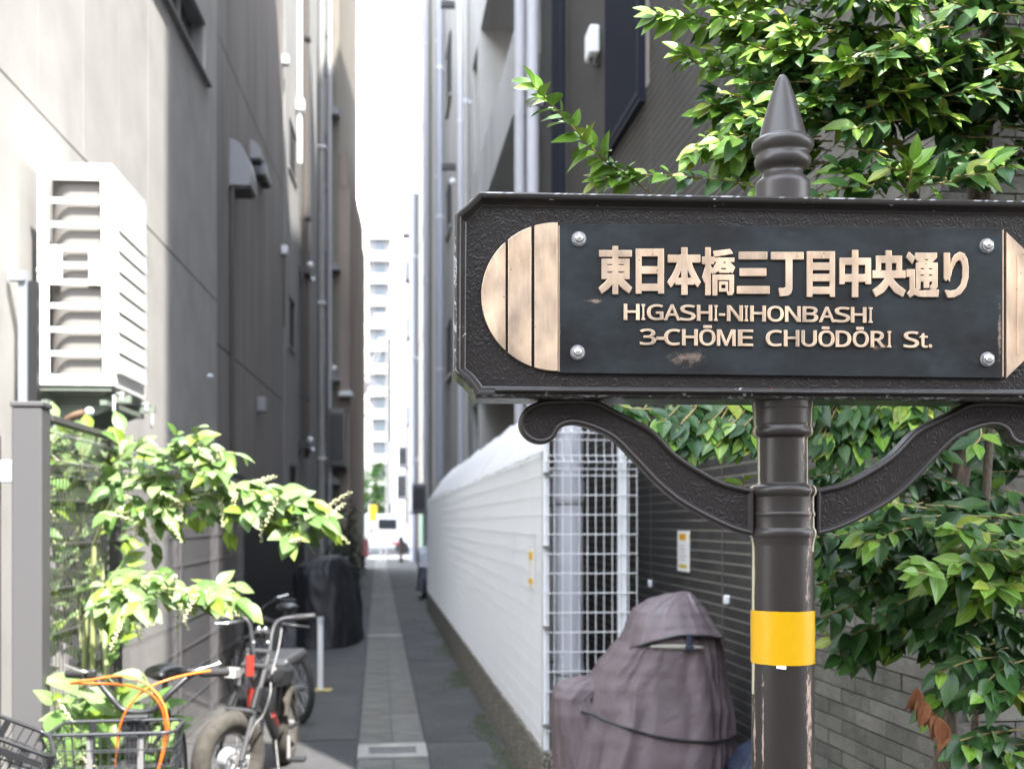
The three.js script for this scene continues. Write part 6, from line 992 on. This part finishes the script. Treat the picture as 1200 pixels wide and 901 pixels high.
  // board outline (left half read off, right half its mirror)
  const half = [[561, 222.6], [553, 231], [545, 239], [537, 245.5], [532.2, 250.5], [531.6, 330], [531.2, 435], [536, 440], [544, 446.5], [551, 455], [557.5, 465.5]].map(q => sp(...q));
  const outline = ccw([...half, ...half.slice().reverse().map(([x, y]) => [-x, y])]);
  // depths of the rim: flat back, rounded front edge, inner slope to the field
  const F0 = zl; const rim = [[0.004, -0.05], [0.0, -0.046], [0.0, F0 - 0.010]], rimE = [[0.0, F0 - 0.010], [0.0015, F0 - 0.004], [0.005, F0]], rim2 = [[0.005, F0], [0.0095, F0 - 0.0005], [0.012, F0 - 0.003], [0.0155, F0 - 0.013], [0.019, F0 - 0.019], [0.0215, F0 - 0.0205]];
  mesh('rim', [sweep(outline, rim), sweep(outline, rim2)], M.paint, t); mesh('rim_edge', sweep(outline, rimE), M.edge, t);
  mesh('back', cap(inset(outline, 0.004), -0.05, false), M.dpaint, t);
  mesh('field', mUV(cap(inset(outline, 0.0212), F0 - 0.0203)), M.field, t);
  mesh('lip', [rbox(1.02, 0.006, 0.010, 0.0028, 0, sp(900, 459.5)[1], F0 + 0.004)], M.paint, t);
  // scrolled brackets
  const up = [[884, 573], [849, 564.5], [819, 549], [793, 531.5], [765, 503.5], [737, 488], [715, 477], [704, 471], [690, 468], [660, 467.5], [636, 469]].map(q => sp(q[0], q[1], 0.012)), scroll = [[628, 471.5], [616, 478], [609.5, 488], [608, 497], [611, 507], [620, 516], [632, 520], [643, 518], [651, 511.5], [654.5, 504], [660, 499.5], [669, 497.2], [678, 498]].map(q => sp(q[0], q[1], 0.012)), lowr = [[695, 503], [717, 514], [742.5, 539], [768, 566], [793, 587], [818, 602], [844, 615], [864, 623], [884, 628]].map(q => sp(q[0], q[1], 0.012));
  const crv = (pts, n) => new THREE.CatmullRomCurve3(pts.map(p => V(p[0], p[1], 0))).getSpacedPoints(n).map(v => [v.x, v.y]);
  const br = ccw([...crv([...up, ...scroll, ...lowr], 150)]);
  const bk = (pts, nm) => { const g = new THREE.Group(); g.name = 'bracket'; t.add(g); const z = 0.02; mesh('moulding', sweep(pts, [[0.001, -0.016], [0, -0.013], [0, z - 0.006], [0.0018, z - 0.0015], [0.0045, z], [0.0075, z - 0.001], [0.0098, z - 0.005], [0.0115, z - 0.0075]]), M.dpaint, g); mesh('web', mUV(cap(inset(pts, 0.0112), z - 0.0073)), M.field, g); mesh('rear_face', cap(inset(pts, 0.001), -0.016), M.dpaint, g); };
  bk(br); bk(ccw(br.map(([x, y]) => [-x, y])));
  // name plate
  const Zp = F0 - 0.0205, zP = Zp + 0.008;
  const q = (px, py) => sp(px, py, zP);
  const plateShape = pts => { const sh = new THREE.Shape(pts.map(p => new THREE.Vector2(...p))); return new THREE.ExtrudeGeometry(sh, { depth: 0.0065, bevelEnabled: true, bevelSize: 0.0008, bevelThickness: 0.001, bevelSegments: 2, curveSegments: 16 }).translate(0, 0, Zp); };
  const pA = q(657, 262.5), pB = q(1174.5, 267.5), pC = q(1174.5, 442.5), pD = q(657, 436.5);
  { const g = plateShape([pD, pC, pB, pA]); const p = g.attributes.position, u = g.attributes.uv; for (let i = 0; i < p.count; i++) u.setXY(i, (p.getX(i) - pA[0]) / (pB[0] - pA[0]), (p.getY(i) - pD[1]) / (pA[1] - pD[1])); mesh('name_plate', g, M.plate, t); }
  // bronze end bars: three slices of a half round, an arrow at the other end
  { const C = q(653, 347.5), Ra = C[0] - q(564.5, 347)[0], Rb = (q(653, 261)[1] - q(653, 434)[1]) / 2; for (const [l, r] of [[564.6, 592], [596, 622.2], [627, 653]]) { const xl = q(l, 347)[0], xr = q(r, 347)[0], pts = [], y = x => Rb * Math.sqrt(Math.max(0, 1 - ((C[0] - x) / Ra) ** 2)); for (let i = 0; i <= 18; i++) { const f = i / 18, x = xl + (xr - xl) * (l < 565 ? f * f : f); pts.push([x, C[1] + y(x)]); } for (let i = 18; i >= 0; i--) { const f = i / 18, x = xl + (xr - xl) * (l < 565 ? f * f : f); pts.push([x, C[1] - y(x) - 0.0001]); } mesh('bronze_bar', mUV(plateShape(ccw(pts))), M.bronze, t); }
    mesh('bronze_arrow', mUV(plateShape(ccw([q(1180.8, 272.5), q(1180.8, 442), q(1268, 357)]))), M.bronze, t); mesh('bronze_step', mUV(plateShape(ccw([q(1193, 300), q(1193, 416), q(1252, 357)])).translate(0, 0, 0.0022)), M.bronze, t);
    mesh('edge_strip', [box(0.0022, pB[1] - pC[1] - 0.004, 0.006, q(1176.8, 355)[0], (pB[1] + pC[1]) / 2, Zp + 0.003), box(0.0018, pA[1] - pD[1] - 0.004, 0.006, q(655.3, 350)[0], (pA[1] + pD[1]) / 2, Zp + 0.003)], M.bronze, t); }
  // domed nuts
  for (const [px, py] of [[678.5, 280], [677, 413], [1157, 288], [1157.5, 421]]) { const [x, y] = q(px, py), n = new THREE.Group(); n.name = 'dome_nut'; n.position.set(x, y, zP); t.add(n); mesh('hex', xf(new THREE.CylinderGeometry(0.0112, 0.0118, 0.006, 6), 0, 0, 0.003, Math.PI / 2), M.steel, n); mesh('dome', xf(new THREE.SphereGeometry(0.0082, 16, 8, 0, 6.2832, 0, 1.5708), 0, 0, 0.006, Math.PI / 2), M.chrome, n); mesh('washer', xf(new THREE.CylinderGeometry(0.0128, 0.0128, 0.0014, 20), 0, 0, 0.0005, Math.PI / 2), M.greyMetal, n); }
  // ---- characters: solid strokes (and cut-outs) on the enlarged photograph, joined and traced
  const inside = (pl, x, y) => { let r = false; for (let i = 0, j = pl.length - 1; i < pl.length; j = i++) { const [xi, yi] = pl[i], [xj, yj] = pl[j]; if ((yi > y) !== (yj > y) && x < (xj - xi) * (y - yi) / (yj - yi) + xi) r = !r; } return r; };
  const B = (x0, x1, y0, y1) => [[x0, y0], [x1, y0], [x1, y1], [x0, y1]];
  function glyphShapes(solid, holes, conv) {
    let x0 = 1e9, x1 = -1e9, y0 = 1e9, y1 = -1e9; for (const p of solid.flat()) { x0 = Math.min(x0, p[0]); x1 = Math.max(x1, p[0]); y0 = Math.min(y0, p[1]); y1 = Math.max(y1, p[1]); }
    const C = 3.2, m = 3, nx = Math.ceil((x1 - x0) / C) + 2 * m, ny = Math.ceil((y1 - y0) / C) + 2 * m, v = new Float32Array(nx * ny);
    for (let j = 0; j < ny; j++) for (let i = 0; i < nx; i++) { let k = 0; for (let b = 0; b < 3; b++) for (let a = 0; a < 3; a++) { const x = x0 + (i - m + (a - 1) / 3) * C, y = y0 + (j - m + (b - 1) / 3) * C; if (solid.some(pl => inside(pl, x, y)) && !holes.some(pl => inside(pl, x, y))) k++; } v[j * nx + i] = k / 9 - 0.5; }
    const seg = new Map(), key = p => p[0].toFixed(3) + ',' + p[1].toFixed(3), push = (a, b) => { const k = key(a); if (!seg.has(k)) seg.set(k, []); seg.get(k).push([a, b]); };
    const L = (i, j, a, b, va, vb) => { const f = va / (va - vb); return [i + a[0] + (b[0] - a[0]) * f, j + a[1] + (b[1] - a[1]) * f]; };
    for (let j = 0; j < ny - 1; j++) for (let i = 0; i < nx - 1; i++) {
      const a = v[j * nx + i], b = v[j * nx + i + 1], d = v[(j + 1) * nx + i + 1], e = v[(j + 1) * nx + i]; const code = (a > 0 ? 1 : 0) | (b > 0 ? 2 : 0) | (d > 0 ? 4 : 0) | (e > 0 ? 8 : 0);
      const t_ = () => L(i, j, [0, 0], [1, 0], a, b), r_ = () => L(i, j, [1, 0], [1, 1], b, d), b_ = () => L(i, j, [0, 1], [1, 1], e, d), l_ = () => L(i, j, [0, 0], [0, 1], a, e);
      switch (code) { case 1: push(l_(), t_()); break; case 2: push(t_(), r_()); break; case 3: push(l_(), r_()); break; case 4: push(r_(), b_()); break; case 5: push(l_(), t_()); push(r_(), b_()); break; case 6: push(t_(), b_()); break; case 7: push(l_(), b_()); break; case 8: push(b_(), l_()); break; case 9: push(b_(), t_()); break; case 10: push(t_(), r_()); push(b_(), l_()); break; case 11: push(b_(), r_()); break; case 12: push(r_(), l_()); break; case 13: push(r_(), t_()); break; case 14: push(t_(), l_()); break; }
    }
    const loops = []; for (const k0 of [...seg.keys()]) while (seg.get(k0)?.length) { const lp = []; let k = k0; while (seg.get(k)?.length) { const [a, b] = seg.get(k).pop(); lp.push(a); k = key(b); } if (lp.length > 3) loops.push(lp); }
    const dp = (pts, eps) => { if (pts.length < 3) return pts; let md = 0, mi = 0; const a = pts[0], b = pts.at(-1), l = Math.hypot(b[0] - a[0], b[1] - a[1]) || 1e-9; for (let i = 1; i < pts.length - 1; i++) { const d = Math.abs((b[0] - a[0]) * (a[1] - pts[i][1]) - (a[0] - pts[i][0]) * (b[1] - a[1])) / l; if (d > md) { md = d; mi = i; } } return md > eps ? [...dp(pts.slice(0, mi + 1), eps).slice(0, -1), ...dp(pts.slice(mi), eps)] : [a, b]; };
    const simp = lp => { const h = lp.length >> 1; return [...dp(lp.slice(0, h + 1), 0.22).slice(0, -1), ...dp([...lp.slice(h), lp[0]], 0.22).slice(0, -1)]; };
    const area = l => l.reduce((s_, p, i) => { const r = l[(i + 1) % l.length]; return s_ + p[0] * r[1] - r[0] * p[1]; }, 0) / 2;
    const W = loops.map(simp).filter(l => l.length > 2 && Math.abs(area(l)) > 1.2).map(l => l.map(p => conv(x0 + (p[0] - m) * C, y0 + (p[1] - m) * C)));
    const wi = W.map(l => ({ l, a: Math.abs(area(l)) })).sort((a, b) => b.a - a.a), outer = [];
    for (const w of wi) { const o = outer.find(o => inside(o.l, ...w.l[0])); if (o) o.h.push(w.l); else outer.push({ l: w.l, h: [] }); }
    return outer.map(o => { const sh = new THREE.Shape(ccw(o.l).map(p => new THREE.Vector2(...p))); for (const h of o.h) sh.holes.push(new THREE.Path(ccw(h).reverse().map(p => new THREE.Vector2(...p)))); return sh; });
  }
  const zK = zP + 0.0004, kz = 6.4375;
  const conv = ox => (x, y) => sp(ox + x / kz, 280 + y / kz, zK + 0.003);
  const ext = (sh, d, bv) => new THREE.ExtrudeGeometry(sh, { depth: d, bevelEnabled: true, bevelSize: bv, bevelThickness: bv, bevelSegments: 2, curveSegments: 10, bevelOffset: -bv * 0.6 }).translate(0, 0, zK);
  const A = 690, Bx = 840, Cx = 990;
  const glyphs = [
    [A, [B(180, 222, 55, 417), B(80, 325, 85, 134), B(98, 307, 150, 303), [[165, 285], [75, 370], [98, 413], [150, 375], [200, 320]], [[240, 285], [328, 368], [306, 411], [255, 375], [202, 320]]], [B(138, 180, 190, 200), B(222, 268, 190, 200), B(138, 180, 246, 257), B(222, 268, 246, 257)]],
    [A, [B(357, 568, 75, 392), B(357, 398, 75, 413), B(525, 568, 75, 413)], [B(398, 523, 131, 207), B(398, 523, 263, 339)]],
    [A, [B(700, 745, 65, 423), B(598, 842, 120, 178), B(655, 795, 295, 346), [[672, 170], [735, 170], [705, 222], [690, 255], [668, 305], [640, 345], [619, 368], [594, 325], [630, 270], [655, 220]], [[772, 170], [710, 170], [740, 222], [757, 255], [780, 305], [803, 342], [823, 366], [846, 326], [815, 270], [790, 220]]], []],
    [A, [B(881, 920, 65, 425), B(857, 945, 135, 190), [[888, 185], [857, 290], [876, 335], [905, 270], [915, 200]], [[912, 190], [946, 240], [934, 268], [915, 240]], [[940, 92], [1068, 76], [1090, 112], [948, 136]], B(944, 1100, 142, 174), [[985, 140], [932, 238], [944, 264], [1000, 232], [1022, 150]], [[1040, 150], [1106, 214], [1084, 262], [1030, 214]], B(984, 1064, 184, 256), B(934, 1096, 270, 311), B(934, 970, 270, 427), [[1061, 270], [1096, 270], [1096, 400], [1084, 424], [1050, 426], [1044, 402], [1061, 398]], B(984, 1050, 322, 398)], [B(999, 1038, 220, 232), B(1000, 1034, 346, 374)]],
    [Bx, [B(168, 382, 98, 154), B(175, 375, 222, 280), B(155, 400, 357, 413)], []],
    [Bx, [B(412, 656, 100, 155), [[522, 154], [571, 154], [571, 382], [562, 410], [540, 428], [478, 433], [469, 372], [508, 372], [522, 362]]], []],
    [Bx, [B(683, 893, 95, 416), B(683, 722, 95, 438), B(856, 893, 95, 438)], [B(723, 855, 149, 180), B(723, 855, 235, 265), B(723, 855, 320, 361)]],
    [Cx, [B(58, 103, 85, 440), B(-36, 200, 143, 325), B(-36, 0, 143, 342), B(160, 200, 143, 342)], [B(1, 58, 196, 267), B(103, 158, 196, 267)]],
    [Cx, [B(313, 355, 88, 250), B(238, 433, 127, 260), B(213, 459, 238, 296), [[306, 290], [365, 290], [335, 350], [300, 400], [238, 438], [212, 386], [262, 350], [290, 320]], [[345, 285], [318, 305], [345, 360], [380, 405], [441, 438], [462, 387], [410, 350], [378, 315], [362, 290]]], [B(275, 313, 181, 239), B(355, 394, 181, 239)]],
    [Cx, [[[487, 97], [536, 140], [511, 188], [467, 140]], B(470, 531, 230, 286), [[494, 230], [531, 230], [531, 375], [565, 390], [712, 382], [708, 438], [565, 436], [530, 420], [495, 442], [473, 412], [494, 385]], [[535, 105], [698, 105], [698, 140], [664, 176], [560, 176], [535, 150]], B(540, 702, 180, 340), B(540, 572, 180, 381), B(600, 638, 180, 372), [[663, 300], [702, 300], [702, 362], [690, 380], [650, 381], [645, 350], [663, 346]]], [B(604, 632, 154, 164), B(573, 600, 221, 232), B(636, 663, 221, 232), B(573, 600, 269, 281), B(636, 663, 269, 281), B(573, 599, 322, 384), B(639, 662, 322, 345)]],
    [Cx, [[[752, 105], [796, 105], [798, 200], [796, 325], [776, 302], [768, 320], [752, 300]], [[797, 215], [815, 150], [838, 115], [870, 98], [905, 110], [928, 150], [937, 215], [936, 290], [918, 360], [880, 415], [830, 440], [780, 444], [757, 386], [800, 392], [848, 380], [878, 345], [892, 290], [893, 215], [883, 172], [866, 158], [842, 175], [815, 230], [797, 300]]], []]
  ];
  for (const [ox, so, ho] of glyphs) mesh('character', mUV(ext(glyphShapes(so, ho, conv(ox)), 0.0030, 0.0007)), M.bronze, t);
  // Latin lines: each letter fitted to its measured box
  const font = await new FontLoader().loadAsync('fonts/droid/droid_sans_regular.typeface.json');
  const letter = (ch, l, r, top, bot) => {
    const shs = font.generateShapes(ch, 100); const g0 = new THREE.ShapeGeometry(shs); g0.computeBoundingBox(); const bb = g0.boundingBox, a = sp(l, bot, zK), b = sp(r, top, zK), ky = (b[1] - a[1]) / (bb.max.y - bb.min.y), kx = (b[0] - a[0]) / (bb.max.x - bb.min.x);
    const mp = v => new THREE.Vector2(a[0] + (v.x - bb.min.x) * kx, a[1] + (v.y - bb.min.y) * ky);
    const out = shs.map(sh => { const e = sh.extractPoints(8), n = new THREE.Shape(e.shape.map(mp)); n.holes = e.holes.map(h => new THREE.Path(h.map(mp))); return n; });
    mesh('letter', mUV(new THREE.ExtrudeGeometry(out, { depth: 0.0022, bevelEnabled: true, bevelSize: 0.0006, bevelThickness: 0.0008, bevelSegments: 2, bevelOffset: 0.0001, curveSegments: 8 }).translate(0, 0, zK)), M.bronze, t);
  };
  const line = (list, yL, yR, xL, xR) => { for (const [ch, l, r, dt = 0, db = 0] of list) { const f = ((l + r) / 2 - xL) / (xR - xL), y = [yL[0] + (yR[0] - yL[0]) * f, yL[1] + (yR[1] - yL[1]) * f]; letter(ch, l, r, y[0] + dt, y[1] + db); } };
  const a_ = x => A + x / kz, b_ = x => Bx + x / kz, c_ = x => Cx + x / kz;
  line([['H', a_(266), a_(379)], ['I', a_(400), a_(421)], ['G', a_(441), a_(559)], ['A', a_(569), a_(686)], ['S', a_(690), a_(802)], ['H', a_(818), a_(927)], ['I', a_(947), a_(969)], ['-', a_(984), a_(1024), 9.5, -6], ['N', b_(79), b_(192)], ['I', b_(211), b_(232)], ['H', b_(254), b_(366)], ['O', b_(383), b_(501)], ['N', b_(517), b_(629)], ['B', b_(649), b_(761)], ['A', b_(773), b_(888)], ['S', b_(890), b_(1003)], ['H', c_(48), c_(159)], ['I', c_(181), c_(206)]], [356.9, 374.8], [361, 378.2], 731, 1022);
  line([['3', a_(388), a_(503)], ['-', a_(512), a_(562), 9.2, -6.2], ['C', a_(571), a_(687)], ['H', a_(706), a_(818)], ['O', a_(836), a_(951)], ['M', a_(969), a_(1103)], ['E', b_(162), b_(270)], ['C', b_(373), b_(489)], ['H', b_(509), b_(618)], ['U', b_(640), b_(750)], ['O', b_(769), b_(884)], ['D', b_(899), b_(1010)], ['O', c_(63), c_(177)], ['R', c_(197), c_(302)], ['I', c_(324), c_(346)], ['S', c_(446), c_(556)], ['t', c_(566), c_(622), 2.2], ['.', c_(636), c_(655), 15, 0]], [386, 404.2], [389.2, 407.6], 750, 1092);
  for (const [l, r, y] of [[a_(863), a_(928), 383.2], [b_(791), b_(849), 384.7], [c_(86), c_(142), 385.2]]) { const p = sp(l, y, zK), p2 = sp(r, y, zK); mesh('macron', rbox(p2[0] - p[0], 0.0052, 0.0032, 0.0008, (p[0] + p2[0]) / 2, p[1], zK + 0.0015), M.bronze, t); }
  // yellow tape round the pole
  { const g = new THREE.CylinderGeometry(36.9 * K, 36.9 * K, 61.5 * K, 96, 14, true); const p = g.attributes.position; for (let i = 0; i < p.count; i++) { const x = p.getX(i), y = p.getY(i), z = p.getZ(i), a = Math.atan2(x, z), k = 1 + 0.007 * noise.noise(a * 5, y * 60, 2) + 0.022 * Math.max(0, noise.noise(a * 12, y * 22, 6) - 0.22); p.setXYZ(i, x * k, y + 0.0008 * noise.noise(a * 3, y > 0 ? 1 : 9, 3), z * k); } g.computeVertexNormals(); g.translate(0, yy(745), 0); g.rotateY(0.0); mesh('tape', g, M.yellow, t); mesh('tape_scrap', rbox(0.016, 0.006, 0.001, 0.0004, -0.018, yy(777.5), 36.9 * K * 0.95, -0.3, -0.35, -0.2), M.white, t); }
}
renderer.render(scene, camera);
